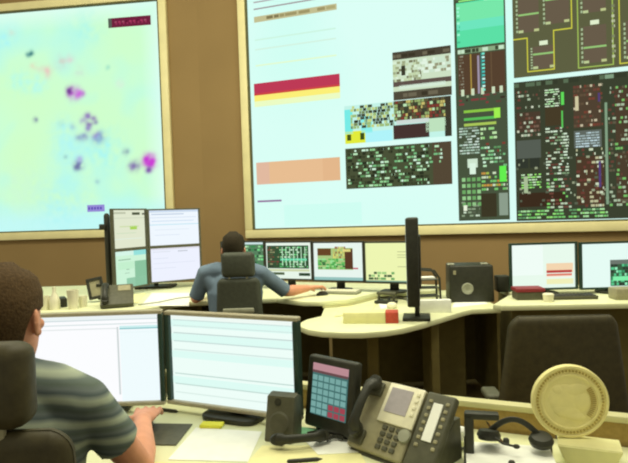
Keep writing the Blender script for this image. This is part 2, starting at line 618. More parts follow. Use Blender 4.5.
r(.0, .68, .2, 1.0, (226, 236, 60)); r(.02, .76, .06, .92, (70, 84, 30), 4); r(.15, .74, .19, .92, (60, 80, 30), 4)
r(.2, .72, .46, 1.0, (176, 244, 250)); r(.47, .62, .8, .98, (70, 52, 48)); r(.77, .52, .95, .86, (190, 226, 190)); r(.94, .0, 1, 1, (60, 60, 46)); r(.5, .5, .8, .6, (206, 220, 214), 4)
done()
q, r, cl, done = win('table_window', 345.5, 149, 452.5, 184, (74, 82, 56), 'dark green window of small pale text')
cl(.02, .03, .8, .98, 9, 15, GR, .55, tall=.6); cl(.02, .03, .8, .98, 9, 15, [(44, 50, 34), (60, 66, 44)], .3, 4, tall=.8)
r(.83, .0, 1, 1, (84, 72, 54)); cl(.8, .05, .92, .5, 4, 3, GR, .6)
done()
# tall column
q, r, cl, done = win('trend_window', 453.5, 1, 510, 219.5, (72, 84, 62), 'tall window with a mint green chart on top')
r(.0, -.4, 1, 0.0, (72, 84, 62)); r(.02, -.2, .95, 0.0, (90, 110, 80))
r(.05, .015, .97, .215, (92, 224, 166)); r(.05, .02, .97, .1, (120, 232, 170), 3); r(.05, .1, .97, .14, (110, 230, 190), 3)
cl(.06, .03, .12, .2, 8, 1, [(160, 250, 214), (70, 190, 140)], .8, 4)
r(.1, .005, .6, .012, (150, 236, 130), 4); r(.6, .0, .8, .02, (190, 240, 210), 4)
r(.06, .225, .97, .245, (140, 170, 130), 3); cl(.06, .22, .97, .25, 1, 8, [(200, 230, 200), (60, 70, 50)], .7, 4)
r(.06, .25, .97, .43, (86, 66, 48), 3)
cl(.08, .25, .17, .43, 10, 2, [(150, 150, 130), (110, 100, 80)], .7, 4)
r(.3, .25, .325, .43, (176, 150, 70), 4); r(.44, .26, .48, .43, (160, 150, 170), 4); r(.5, .25, .54, .43, (60, 120, 110), 4)
for i in range(11):
    r(.53, .25 + i * .016, .585, .259 + i * .016, random.choice([(120, 236, 210), (200, 250, 240), (80, 200, 190)]), 5)
r(.7, .25, .72, .43, (104, 84, 60), 4)
for u in (.14, .34, .53, .74, .89):
    r(u - .03, .405, u + .03, .435, (206, 224, 190), 5)
cl(.06, .43, .97, .48, 3, 8, [(130, 60, 60), (170, 190, 150), (60, 50, 40), (96, 70, 60)], .7, 4)
for v, c in ((.5, (140, 200, 70)), (.535, (90, 190, 90)), (.56, (170, 200, 90))):
    r(.15, v, .78, v + .012, c, 4)
r(.74, .5, .86, .545, (160, 240, 80), 5)
cl(.05, .575, .45, .7, 8, 4, [(176, 206, 186), (140, 160, 140), (206, 226, 214)], .8, 4); cl(.47, .58, .8, .64, 3, 4, [(150, 214, 130), (190, 230, 170)], .7, 4); cl(.47, .65, .97, .78, 6, 6, GR + [(130, 60, 50)], .5, 4)
r(.2, .72, .4, .76, (206, 230, 206), 5); r(.24, .74, .36, .79, (220, 244, 224), 6)
r(.82, .76, .95, .83, (100, 240, 80), 5)
for j in range(5):
    for i in range(4):
        r(.08 + i * .1, .805 + j * .028, .15 + i * .1, .822 + j * .028, random.choice([(130, 190, 120), (150, 206, 140), (110, 170, 100)]), 4)
cl(.47, .78, .97, .87, 4, 6, [(170, 190, 80), (200, 150, 70), (120, 200, 110), (206, 226, 190)], .6, 4)
cl(.06, .91, .42, .985, 4, 4, [(140, 160, 130), (206, 226, 200), (90, 100, 80)], .6, 4); r(.45, .88, .75, .985, (60, 56, 38), 3); r(.8, .88, .97, .98, (140, 158, 140), 4); r(.1, .93, .17, .955, (236, 246, 220), 5)
done()
# top right window with yellow outlines
q, r, cl, done = win('schematic_window', 512, -6, 690, 59.8, (94, 96, 66), 'window of brown boxes outlined in yellow')
def box_out(u0, v0, u1, v1, c=(206, 206, 70)):
    w = .007
    r(u0, v0, u1, v0 + w * 2, c, 5); r(u0, v1 - w * 2, u1, v1, c, 5); r(u0, v0, u0 + w, v1, c, 5); r(u1 - w, v0, u1, v1, c, 5)
def inner(u0, v0, u1, v1, w):
    r(u0, v0, u1, v1, (104, 92, 74), 3); 
    for i in range(8):
        v = v0 + (v1 - v0) * (i + .3) / 8
        r(u0 - .014, v, u0 - .003, v + (v1 - v0) * .07, (170, 190, 150), 5)
    vm = v0 + (v1 - v0) * w
    r(u0, vm, u1, vm + .022, (150, 200, 120), 4); r(u0, v1 - .03, u0 + .03, v1, (190, 206, 150), 5); r(u1 - .03, v1 - .03, u1, v1, (190, 200, 140), 5)
    um = (u0 + u1) / 2
    r(um - .025, v0 - .06, um + .025, v0 - .01, (226, 240, 206), 6)
q.rect(*WR(513.5, 38), *WR(513.6, 37), (94, 96, 66), 1)
r(.0, -.9, 1, 0, (94, 96, 66), 1)
inner(.035, .08, .16, .48, .45); inner(.2, .0, .34, .42, .3); inner(.12, .66, .25, 1.0 - .08, .3)
box_out(.005, .0, .355, .015); r(.35, -.3, .357, .5, (206, 206, 70), 5); r(.245, .49, .357, .505, (206, 206, 70), 5); r(.243, .49, .25, .95, (206, 206, 70), 5); r(.085, .935, .25, .95, (206, 206, 70), 5); r(.083, .55, .09, .95, (206, 206, 70), 5); r(.0, .54, .09, .555, (206, 206, 70), 5)
inner(.42, .5, .55, .92, .55); inner(.42, -.05, .55, .35, .45); box_out(.385, -.4, .59, .97, (160, 190, 90)); inner(.66, .5, .8, .92, .5); box_out(.62, -.4, .83, .97)
cl(.58, .0, .6, .9, 12, 1, [(190, 200, 160), (130, 140, 100)], .7, 6)
done()
# lower right window
q, r, cl, done = win('status_window', 513.6, 83, 690, 216.5, (60, 66, 48), 'dark window packed with rows of green and red readings')
cl(.0, .0, 1, .05, 1, 22, [(90, 110, 84), (130, 160, 130), (54, 60, 44)], .8)
for u0, v0, u1, v1, c in [(.015, .22, .16, .36, (74, 60, 46)), (.19, .2, .3, .33, (70, 60, 40)), (.36, .08, .52, .36, (80, 66, 50)), (.37, .56, .53, .9, (78, 58, 42)), (.01, .42, .16, .55, (86, 94, 84)), (.36, .38, .52, .5, (96, 104, 96)), (.02, .8, .3, .9, (60, 44, 30)), (.01, .55, .08, .62, (50, 56, 46)), (.09, .55, .15, .62, (50, 56, 46)), (.6, .1, .95, .5, (76, 62, 46)), (.6, .55, .95, .9, (76, 62, 46))]:
    r(u0, v0, u1, v1, c, 2)
cl(.015, .06, .16, .2, 4, 7, [(206, 214, 190), (112, 66, 56), (96, 90, 70), (170, 190, 160)], .55, 4)
cl(.015, .22, .16, .4, 5, 7, [(200, 206, 180), (120, 96, 80), (170, 190, 160), (104, 66, 52)], .5, 4)
cl(.19, .07, .28, .2, 6, 3, [(190, 240, 180), (210, 230, 200)], .75, 4); r(.287, .1, .305, .19, (96, 220, 90), 5); r(.287, .23, .297, .35, (90, 200, 90), 5)
cl(.19, .34, .33, .68, 12, 5, [(200, 220, 190), (214, 236, 210), (130, 160, 120), (104, 62, 52)], .7, 4); cl(.19, .7, .34, .92, 7, 5, [(190, 210, 180), (112, 70, 58), (130, 214, 110)], .5, 4)
cl(.035, .66, .16, .77, 5, 5, [(160, 240, 120), (200, 236, 190), (130, 200, 110)], .8, 4); r(.05, .68, .075, .8, (170, 190, 150), 5)
cl(.36, .06, .53, .36, 8, 8, [(108, 66, 54), (200, 190, 160), (96, 80, 60), (120, 66, 50)], .5, 4); r(.503, .13, .515, .19, (84, 64, 120), 5); r(.37, .14, .39, .24, (206, 200, 160), 5)
cl(.37, .39, .51, .5, 5, 4, [(190, 214, 220), (160, 180, 180)], .8, 4); cl(.37, .5, .53, .92, 11, 6, [(190, 190, 150), (108, 62, 52), (206, 220, 190)], .4, 4); r(.5, .6, .513, .78, (84, 64, 120), 5); r(.54, .2, .555, .9, (130, 160, 130), 4)
cl(.01, .92, .55, .99, 3, 24, [(120, 200, 110), (170, 226, 160), (96, 150, 100), (150, 230, 120)], .75, 4); cl(.0, .55, 1, .9, 9, 40, [(150, 160, 130), (90, 100, 80)], .12, 3)
cl(.56, .06, .98, .92, 22, 18, [(170, 190, 160), (104, 66, 54), (120, 190, 104), (96, 90, 70)], .45, 4)
done()


# ------------------------------------------------------------------ monitors
def ring(x0, z0, x1, z1, u0, v0, u1, v1, y0, y1):
    mb = MB(); bm = mb.bm
    o_ = [(x0, z0), (x1, z0), (x1, z1), (x0, z1)]; i_ = [(u0, v0), (u1, v0), (u1, v1), (u0, v1)]
    L = [[bm.verts.new((p_[0], y, p_[1])) for p_ in q_] for y in (y0, y1) for q_ in (o_, i_)]
    fo, fi, bo, bi = L
    for k in range(4):
        n = (k + 1) % 4
        bm.faces.new((fo[k], fo[n], fi[n], fi[k])); bm.faces.new((bo[n], bo[k], bi[k], bi[n]))
        bm.faces.new((fo[n], fo[k], bo[k], bo[n])); bm.faces.new((fi[k], fi[n], bi[n], bi[k]))
    bmesh.ops.recalc_face_normals(bm, faces=bm.faces[:])
    return mb


def monitor(label, loc, rz, w, h, zb, content, mats=('black', 'black'), group=None, side_w=0.016, top_w=0.014, base=True, base_w=0.24, tilt=0, foot='flat', name='monitor', thick=0.045, cat='monitor'):
    """origin on the desk below the middle of the screen; screen faces -y; zb = height of the screen's lower edge"""
    root = thing(name, label, cat, loc, rz, group)
    W2 = w / 2 + side_w
    if mats[0] == mats[1]:
        ring(-W2, zb - top_w, W2, zb + h + top_w, -w / 2, zb, w / 2, zb + h, -0.009, 0.021).build('bezel', M[mats[0]], root)
    else:
        for nm, z_ in (('bottom_rail', zb - top_w / 2), ('top_rail', zb + h + top_w / 2)):
            MB().box((0, 0.006, z_), (2 * W2, 0.03, top_w), 0.003, 1).build(nm, M[mats[0]], root)
        for s in (-1, 1):
            MB().box((s * (w / 2 + side_w / 2), 0.006, zb + h / 2), (side_w, 0.03, h), 0.003, 1).build('side_rail', M[mats[1]], root)
    bk = MB()
    bk.box((0, 0.022, zb + h / 2), (2 * W2 - 0.01, 0.02, h + 2 * top_w - 0.01), 0.006, 2)
    bk.box((0, 0.04, zb + h / 2), (w * 0.6, 0.03, h * 0.6), 0.01, 2)
    bk.build('back_shell', M['black'], root)
    p = Paint()
    content(p, -w / 2, zb, w / 2, zb + h)
    p.build('display', root, -0.008)
    if base:
        nk = MB()
        nk.box((0, 0.055, (zb + h * 0.5) / 2 + 0.005), (0.07, 0.022, zb + h * 0.5 - 0.01), 0.005, 2)
        nk.build('neck', M['black'], root)
        fb = MB()
        pts = []
        for i in range(24):
            t = 2 * math.pi * i / 24
            cx, sy = math.cos(t), math.sin(t)
            pts.append((base_w / 2 * math.copysign(abs(cx) ** 0.45, cx), 0.03 + 0.075 * math.copysign(abs(sy) ** 0.45, sy)))
        fb.prism(pts, 0.001, 0.018, 0.005, 2)
        fb.build('base', M['black'], root)
    return root


WHITE = (250, 253, 255)


def doc_lines(p, x0, z0, x1, z1, bg, lines, seed=0):
    p.rect(x0, z0, x1, z1, bg, 0)
    H = z1 - z0; W = x1 - x0
    for (v, t, c, u0, u1) in lines:
        p.rect(x0 + W * u0, z1 - H * (v + t), x0 + W * u1, z1 - H * v, c, 1)


def near_left(p, x0, z0, x1, z1):
    doc_lines(p, x0, z0, x1, z1, (252, 253, 255), [(0.0, .05, (236, 244, 244), 0, 1), (.05, .012, (206, 220, 222), 0, 1), (.1, .012, (214, 226, 226), 0, 1), (.13, .03, (206, 240, 240), .72, 1),
                                                   (.2, .012, (222, 240, 240), .72, 1), (.15, .012, (226, 232, 232), 0, .7)])
    W = x1 - x0; H = z1 - z0
    p.rect(x0 + W * .70, z0 + H * .08, x0 + W * .712, z0 + H * .86, (206, 214, 214), 2)
    p.rect(x0 + W * .72, z0 + H * .0, x1, z0 + H * .82, (240, 252, 254), 1)
    p.rect(x0 + W * .72, z0 + H * .83, x1, z0 + H * .845, (140, 200, 204), 2)


def near_right(p, x0, z0, x1, z1):
    L = [(0.0, .05, (240, 250, 244), 0, 1)]
    for v in (.06, .22, .42, .72):
        L.append((v, .08, (222, 252, 244), 0.0, 1))
    for v, c in ((.055, (196, 216, 212)), (.12, (206, 226, 222)), (.205, (190, 212, 208)), (.30, (196, 218, 214)), (.40, (206, 228, 222)), (.68, (190, 216, 208)), (.80, (190, 216, 208)), (.9, (216, 236, 228))):
        L.append((v, .012, c, 0.02, 1))
    doc_lines(p, x0, z0, x1, z1, (238, 254, 248), L)


def blank_white(p, x0, z0, x1, z1):
    doc_lines(p, x0, z0, x1, z1, (240, 248, 255), [(.0, .06, (206, 222, 240), 0, 1), (.1, .03, (190, 206, 226), .05, .7), (.2, .02, (214, 226, 242), .02, .95), (.3, .02, (200, 220, 240), .05, .9), (.4, .025, (196, 232, 244), 0, 1), (.55, .015, (222, 232, 244), .1, .8), (.7, .02, (222, 232, 246), .1, .6)])


def blank_lilac(p, x0, z0, x1, z1):
    doc_lines(p, x0, z0, x1, z1, (238, 242, 255), [(.0, .05, (226, 226, 236), 0, 1), (.1, .03, (190, 196, 206), .55, .75), (.1, .02, (216, 222, 232), .05, .4), (.3, .015, (216, 224, 240), .05, .35), (.45, .015, (222, 228, 244), .05, .9), (.6, .015, (220, 226, 242), .05, .5)])


def cream_doc(p, x0, z0, x1, z1):
    doc_lines(p, x0, z0, x1, z1, (226, 232, 206), [(.05, .05, (190, 196, 170), 0, .4), (.06, .07, (84, 92, 70), .6, .85), (.08, .05, (110, 112, 96), .92, 1), (.2, .02, (206, 214, 190), 0, 1), (.42, .03, (206, 222, 170), .2, .8), (.42, .1, (170, 214, 90), .52, .74), (.6, .02, (206, 224, 190), .1, .7), (.75, .02, (226, 240, 226), 0, .9)])


def green_doc(p, x0, z0, x1, z1):
    doc_lines(p, x0, z0, x1, z1, (206, 244, 216), [(.0, .12, (214, 246, 232), 0, .6), (.0, .14, (150, 226, 220), .6, 1), (.22, .03, (150, 190, 160), .12, .5), (.3, .2, (196, 240, 206), .1, .6), (.3, .7, (140, 196, 160), .62, 1), (.75, .25, (150, 202, 170), .35, 1), (.5, .02, (150, 190, 160), .35, .45), (.6, .02, (170, 206, 180), .3, .45)])


GREENS = [(90, 190, 110), (120, 226, 140), (60, 140, 80), (200, 240, 200), (44, 84, 54), (150, 214, 150)]


def scada_green(p, x0, z0, x1, z1):
    W = x1 - x0; H = z1 - z0
    p.rect(x0, z0, x1, z1, (232, 246, 232), 0)
    p.rect(x0 + W * .02, z0 + H * .28, x1 - W * .06, z1 - H * .08, (56, 84, 56), 1)
    clutter(p, x0 + W * .3, z0 + H * .3, x1 - W * .08, z1 - H * .1, 7, 11, GREENS, .7, 2)
    clutter(p, x0 + W * .03, z0 + H * .3, x0 + W * .3, z1 - H * .1, 7, 4, [(96, 84, 60), (130, 60, 56), (60, 60, 50), (150, 150, 110)], .6, 2)
    for i in range(7):
        u = x0 + W * (.36 + i * .083)
        p.rect(u, z0 + H * .36, u + W * .016, z1 - H * .12, (206, 244, 210), 3)
    p.rect(x0 + W * .32, z0 + H * .5, x1 - W * .1, z0 + H * .56, (110, 220, 170), 3)
    p.rect(x0 + W * .03, z0 + H * .2, x0 + W * .95, z0 + H * .26, (206, 214, 170), 2)
    p.rect(x0 + W * .1, z0 + H * .1, x0 + W * .4, z0 + H * .17, (84, 100, 70), 2)
    p.rect(x0 + W * .72, z0 + H * .08, x0 + W * .96, z0 + H * .16, (50, 70, 50), 2)


def scada_mix(p, x0, z0, x1, z1):
    W = x1 - x0; H = z1 - z0
    p.rect(x0, z0, x1, z1, (232, 246, 238), 0)
    p.rect(x0 + W * .08, z0 + H * .28, x0 + W * .8, z1 - H * .14, (170, 200, 130), 1)
    clutter(p, x0 + W * .08, z0 + H * .3, x0 + W * .66, z1 - H * .42, 5, 6, [(60, 170, 80), (44, 110, 60), (150, 226, 150), (96, 190, 90)], .85, 2, tall=.9)
    p.rect(x0 + W * .08, z1 - H * .34, x0 + W * .36, z1 - H * .15, (104, 70, 40), 2)
    clutter(p, x0 + W * .4, z1 - H * .42, x0 + W * .66, z1 - H * .1, 4, 4, [(220, 214, 110), (190, 196, 110), (150, 100, 60)], .8, 2, tall=.9)
    p.rect(x0 + W * .64, z0 + H * .3, x0 + W * .8, z1 - H * .16, (92, 60, 40), 3)
    p.rect(x0 + W * .6, z1 - H * .24, x0 + W * .76, z1 - H * .17, (224, 214, 130), 4)
    p.rect(x0 + W * .0, z0, x1, z0 + H * .08, (150, 196, 190), 1)
    p.rect(x0 + W * .8, z0 + H * .3, x0 + W * .9, z0 + H * .34, (196, 96, 110), 2)


def scada_yellow(p, x0, z0, x1, z1):
    W = x1 - x0; H = z1 - z0
    p.rect(x0, z0, x1, z1, (238, 246, 178), 0)
    for v in (.22, .3, .36, .6):
        p.rect(x0 + W * .6, z1 - H * (v + .02), x1 - W * .05, z1 - H * v, (190, 196, 140), 1)
    clutter(p, x0 + W * .05, z0 + H * .04, x0 + W * .55, z0 + H * .26, 3, 6, [(110, 170, 100), (60, 90, 60), (160, 206, 130)], .75, 2, tall=.8)
    p.rect(x0, z0, x1, z0 + H * .03, (120, 160, 140), 1)


def teal_doc(p, x0, z0, x1, z1):
    W = x1 - x0; H = z1 - z0
    p.rect(x0, z0, x1, z1, (236, 226, 190), 0)
    p.rect(x0 + W * .5, z0 + H * .05, x1, z1 - H * .06, (90, 130, 96), 1)
    clutter(p, x0 + W * .5, z0 + H * .1, x1, z1 - H * .08, 7, 6, GREENS, .6, 2)
    p.rect(x0, z1 - H * .06, x1, z1, (206, 230, 230), 1)


def red_table(p, x0, z0, x1, z1):
    W = x1 - x0; H = z1 - z0
    p.rect(x0, z0, x1, z1, (232, 250, 236), 0)
    p.rect(x0, z0 + H * .3, x0 + W * .5, z1, (240, 253, 246), 1)
    p.rect(x0 + W * .55, z0 + H * .34, x0 + W * .97, z0 + H * .56, (244, 214, 176), 1)
    p.rect(x0 + W * .55, z0 + H * .34, x0 + W * .95, z0 + H * .4, (190, 70, 66), 2)
    p.rect(x0 + W * .55, z0 + H * .27, x0 + W * .95, z0 + H * .32, (226, 130, 110), 2)
    p.rect(x0 + W * .55, z0 + H * .24, x0 + W * .95, z0 + H * .27, (250, 240, 220), 2)
    p.rect(x0 + W * .55, z0 + H * .08, x0 + W * .97, z0 + H * .2, (240, 240, 186), 1)


def white_green(p, x0, z0, x1, z1):
    W = x1 - x0; H = z1 - z0
    p.rect(x0, z0, x1, z1, (230, 252, 244), 0)
    p.rect(x0 + W * .46, z0 + H * .02, x1, z0 + H * .62, (60, 96, 66), 1)
    clutter(p, x0 + W * .47, z0 + H * .03, x1, z0 + H * .6, 6, 9, [(90, 200, 140), (60, 150, 100), (150, 240, 190), (50, 60, 50)], .7, 2, tall=.8)
    p.rect(x0 + W * .5, z0 + H * .14, x1, z0 + H * .24, (130, 240, 170), 3)
    p.rect(x0 + W * .46, z0 + H * .52, x1, z0 + H * .62, (110, 120, 110), 3)


# near pair
ND = 0.73
a = P(14, 360, 1.95); b = P(164.5, 358, 1.95)
zb = P(88, 403, 1.95).z; zt = P(88, 316, 1.95).z
monitor('wide white-page monitor in front of the man in the striped shirt', ((a.x + b.x) / 2, 1.95, ND), 0, 0.505, zt - zb, zb - ND, near_left, ('silver_bezel', 'green_black'), base_w=0.26)
a = P(164.6, 310, 1.96); b = P(298, 315, 1.742)
dv = Vector((b.x - a.x, b.y - a.y, 0)); wn = dv.length
yaw_n = math.atan2(dv.y, dv.x)
zt = (P(166, 316, 1.96).z + P(292, 319.5, 1.75).z) / 2; zb = (P(166, 401, 1.96).z + P(291, 414.5, 1.75).z) / 2
monitor('wide monitor showing a white page of thin lines, black speaker at its right foot', ((a.x + b.x) / 2, (a.y + b.y) / 2, ND), yaw_n, wn - 0.04, zt - zb, zb - ND, near_right, ('silver_bezel', 'green_black'), side_w=0.02, base_w=0.22)

# ------------------------------------------------------------------ near desk
desk = thing('desk', 'cream topped desk in front, littered with phones and papers', 'desk', (0, 0, 0))
A = Vector((-0.039, 1.935, 0)); B = Vector((0.90, 1.53, 0))
dirn = (B - A).normalized(); nrm = Vector((-dirn.y, dirn.x, 0))
C0 = A + dirn * (-(2.17 - A.y) / (dirn.y) * -1) if False else A + dirn * ((2.17 - A.y) / dirn.y)
E1 = A + dirn * 1.25
poly = [(-1.75, 2.17), (C0.x, 2.17), (E1.x, E1.y), (E1.x - 0.25, E1.y - 0.5), (0.15, 1.12), (-0.30, 1.42), (-1.75, 1.42)]
MB().prism(poly[::-1], ND - 0.03, ND, 0.006, 2).build('desktop', M['desk'], desk)
MB().box((-1.7, 1.8, (ND - .03) / 2), (0.03, 0.6, ND - .03)).build('end_panel', M['panel'], desk)
pp = MB()
mid = (A + E1) / 2 + nrm * -0.06
pp.box((mid.x, mid.y, (ND - .03) / 2), ((E1 - A).length, 0.02, ND - .03), rot=rotz(yaw_n))
pp.build('under_desk_panel', M['panel'], desk)
# low fabric screen along the back of the near desk
CAPZ = P(450, 400.5, (A + dirn * 0.52).y).z
part = thing('desk_screen', 'low tan fabric screen with a cream cap along the back of the front desk', 'partition', (0, 0, 0))
def run(mb, p0, p1, z0, z1, t, bev=0.0):
    d = p1 - p0
    c = (p0 + p1) / 2
    mb.box((c.x, c.y, (z0 + z1) / 2), (d.length, t, z1 - z0), bev, 2, rot=rotz(math.atan2(d.y, d.x)))
off = nrm * 0.022
pa, pb, pc = Vector((-1.75, 2.20, 0)), C0 + off + Vector((0.0, 0.006, 0)), E1 + off
fb = MB(); run(fb, pa, pb, 0.02, CAPZ - 0.02, 0.03); run(fb, pb, A + dirn * 0.81 + off, 0.02, CAPZ - 0.02, 0.03); run(fb, A + dirn * 0.816 + off, pc, 0.02, CAPZ - 0.02, 0.03)
fb.build('fabric_panel', M['fabric'], part)
cb = MB(); run(cb, pa, pb, CAPZ - 0.02, CAPZ, 0.042, 0.004); run(cb, pb, pc, CAPZ - 0.02, CAPZ, 0.042, 0.004)
cb.build('cap', M['desk_edge'], part)


# ------------------------------------------------------------------ chairs
def office_chair(label, loc, rz, back_w=0.44, top_z=1.0, head=None, mt='leather', back_z0=0.55, back_y=-0.24, arm_z=0.64, arm_mat='dark_grey', group=None, taper=0.86, arm_x=0.31, arm_l=.26):
    """origin on the floor under the seat; the sitter faces +y, the back stands at -y"""
    root = thing('office_chair', label, 'chair', loc, rz, group)
    s = MB(); s.box((0, 0.04, 0.335), (0.50, 0.46, 0.08), 0.03, 4); s.build('seat', M[mt], root)
    b = MB()
    zc = (top_z + back_z0) / 2; hh = top_z - back_z0
    b.box((0, 0, 0), (back_w, 0.07, hh), 0.033, 5, taper=(taper, 0.8))
    for v in b.bm.verts:                                      # wrap round the sitter's back
        v.co.y += 0.7 * v.co.x * v.co.x
        v.co.y -= 0.10 * (v.co.z / hh) ** 2
        if abs(v.co.x) > back_w * 0.3 and v.co.z > hh * 0.3:
            v.co.z -= (abs(v.co.x) - back_w * 0.3) * (0.35 if back_w < .5 else 0.6)
    b.bm.transform(Matrix.Translation((0, back_y, zc)))
    b.build('backrest', M[mt], root)
    br = MB(); br.box((0, back_y - 0.03, (back_z0 + 0.42) / 2 + 0.03), (0.09, 0.03, back_z0 - 0.30), 0.01, 2)
    br.tube([(0, back_y - 0.03, 0.42), (0, back_y + 0.06, 0.30), (0, 0, 0.298)], 0.02, 10)
    br.build('back_bracket', M['black'], root)
    if head:
        w, z0, z1 = head
        h = MB(); h.box((0, 0, 0), (w, 0.075, z1 - z0), 0.03, 4)
        for v in h.bm.verts:
            v.co.y += 1.5 * v.co.x * v.co.x
        h.bm.transform(Matrix.Translation((0, back_y - 0.015, (z0 + z1) / 2)))
        ho = h.build('headrest', M[mt], root)
        for sx in (-0.06, 0.06):
            st = MB(); st.tube([(sx, back_y - 0.02, z0 + 0.03), (sx, back_y - 0.02, top_z - 0.1)], 0.008, 8)
            st.build('post', M['mid_grey'], ho)
        hd = MB(); hd.box((0, back_y - 0.062, 0.80), (back_w * 0.62, 0.02, 0.035), 0.008, 2); hd.build('back_handle', M['pale_grey'], root)['label'] = 'pale grey grip bar'
    for sx in (-1, 1):
        ar = MB(); ar.box((sx * arm_x, 0.02, arm_z), (0.07, arm_l, 0.035), 0.014, 3)
        ao = ar.build('armrest', M[arm_mat], root)
        po = MB(); po.tube([(sx * arm_x, 0.02, arm_z - 0.02), (sx * arm_x, 0.02, 0.38), (sx * (arm_x - .03), 0.02, 0.32), (sx * 0.1, 0.02, 0.305)], 0.016, 8)
        po.build('arm_post', M['black'], ao)
    c = MB(); c.lathe([(0, .10), (.035, .10), (.035, .2), (.022, .21), (.022, .295), (.09, .30), (.09, .315), (0, .315)], 20); c.build('gas_column', M['black'], root)
    ba = MB()
    for k in range(5):
        t = 2 * math.pi * k / 5 + 0.3
        ba.tube([(0.02 * math.cos(t), 0.02 * math.sin(t), 0.12), (0.29 * math.cos(t), 0.29 * math.sin(t), 0.075)], [0.026, 0.016], 8)
    bo = ba.build('star_base', M['black'], root)
    for k in range(5):
        t = 2 * math.pi * k / 5 + 0.3
        w = MB(); w.lathe([(0, -.02), (.028, -.02), (.03, 0), (.028, .02), (0, .02)], 14, Matrix.Translation((0.29 * math.cos(t), 0.29 * math.sin(t), 0.03)) @ rotz(t) @ rotx(R(90)))
        w.build('caster', M['black'], bo)
    return root


# ------------------------------------------------------------------ people
PROF = [(0.0, .030, .034, .050), (.012, .042, .050, .040), (.035, .054, .066, .027), (.07, .064, .082, .014), (.105, .0705, .091, .005), (.14, .075, .096, .0), (.175, .074, .094, -.003), (.203, .064, .082, -.004), (.222, .046, .060, -.004), (.232, .024, .032, -.004)]


def prof_at(z):
    if z <= PROF[0][0]: return PROF[0][1:]
    for a, b in zip(PROF, PROF[1:]):
        if z <= b[0]:
            t = (z - a[0]) / (b[0] - a[0])
            return tuple(a[i] + (b[i] - a[i]) * t for i in (1, 2, 3))
    return PROF[-1][1:]


def head_mesh(mb, mtx):
    b = MB()
    n = 28
    bm = b.bm
    rings = []
    for z, rx, ry, yo in PROF:
        rings.append([bm.verts.new((rx * math.sin(2 * math.pi * i / n), yo + ry * math.cos(2 * math.pi * i / n), z)) for i in range(n)])
    for u, v in zip(rings, rings[1:]):
        for i in range(n):
            bm.faces.new((u[i], u[(i + 1) % n], v[(i + 1) % n], v[i]))
    t = bm.verts.new((0, -.004, .237)); d = bm.verts.new((0, .05, -.006))
    for i in range(n):
        bm.faces.new((rings[-1][i], rings[-1][(i + 1) % n], t))
        bm.faces.new((rings[0][(i + 1) % n], rings[0][i], d))
    bmesh.ops.recalc_face_normals(bm, faces=bm.faces[:])
    b.tube([(0, .090, .125), (0, .104, .10), (0, .112, .083)], [.009, .012, .014], 10)          # nose
    b.ball((0, .104, .078), (.017, .012, .009))
    for s in (-1, 1):
        b.ball((s * .03, .083, .138), (.022, .012, .007))                                     # brow
        b.ball((s * .038, .070, .09), (.022, .02, .018))                                      # cheek
        e = Matrix.Translation((s * .079, -.006, .108)) @ rotz(s * R(-22))
        b.ball(e @ Vector((0, 0, 0)), (.008, .021, .034), rot=rotz(s * R(25)))                  # ear
        b.ball(e @ Vector((0, .004, -.024)), (.008, .012, .012))
    b.ball((0, .088, .052), (.024, .012, .006)); b.ball((0, .086, .042), (.02, .012, .006))     # lips
    b.bm.transform(mtx)
    me = bpy.data.meshes.new('t'); b.bm.to_mesh(me); b.bm.free(); mb.bm.from_mesh(me); bpy.data.meshes.remove(me)


def hair_mesh(mtx, name, material, parent, thick=.009):
    n, rows = 40, 12
    mb = MB(); bm = mb.bm
    grid = []
    for i in range(n):
        ph = 2 * math.pi * i / n
        f = abs(((ph + math.pi) % (2 * math.pi)) - math.pi) / math.pi       # 0 front .. 1 back
        if f < .28: h = .188
        elif f < .40: h = .188 + (.118 - .188) * (f - .28) / .12
        elif f < .56: h = .132
        elif f < .70: h = .132 + (.045 - .132) * (f - .56) / .14
        else: h = .042
        col = []
        for k in range(rows + 1):
            z = h + (.236 - h) * (k / rows)
            if k == rows:
                rx, ry, yo = .016, .02, -.004
                z = .236 + thick
            else:
                rx, ry, yo = prof_at(z)
            g = thick * (0.25 if k == 0 else 1.0) * (1 + .35 * noise.noise(Vector((ph * 2.2, z * 30, 2))))
            zz = z + (thick * 0.9 if z > .2 else 0)
            col.append(bm.verts.new(((rx + g) * math.sin(ph), yo + (ry + g) * math.cos(ph), zz)))
        grid.append(col)
    top = bm.verts.new((0, -.004, .238 + thick))
    for i in range(n):
        a, b = grid[i], grid[(i + 1) % n]
        for k in range(rows):
            bm.faces.new((a[k], b[k], b[k + 1], a[k + 1]))
        bm.faces.new((a[rows], b[rows], top))
    bmesh.ops.recalc_face_normals(bm, faces=bm.faces[:])
    bm.transform(mtx)
    o = mb.build(name, material, parent, 60)
    sd = o.modifiers.new('s', 'SOLIDIFY'); sd.thickness = 0.006; sd.offset = -1
    return o


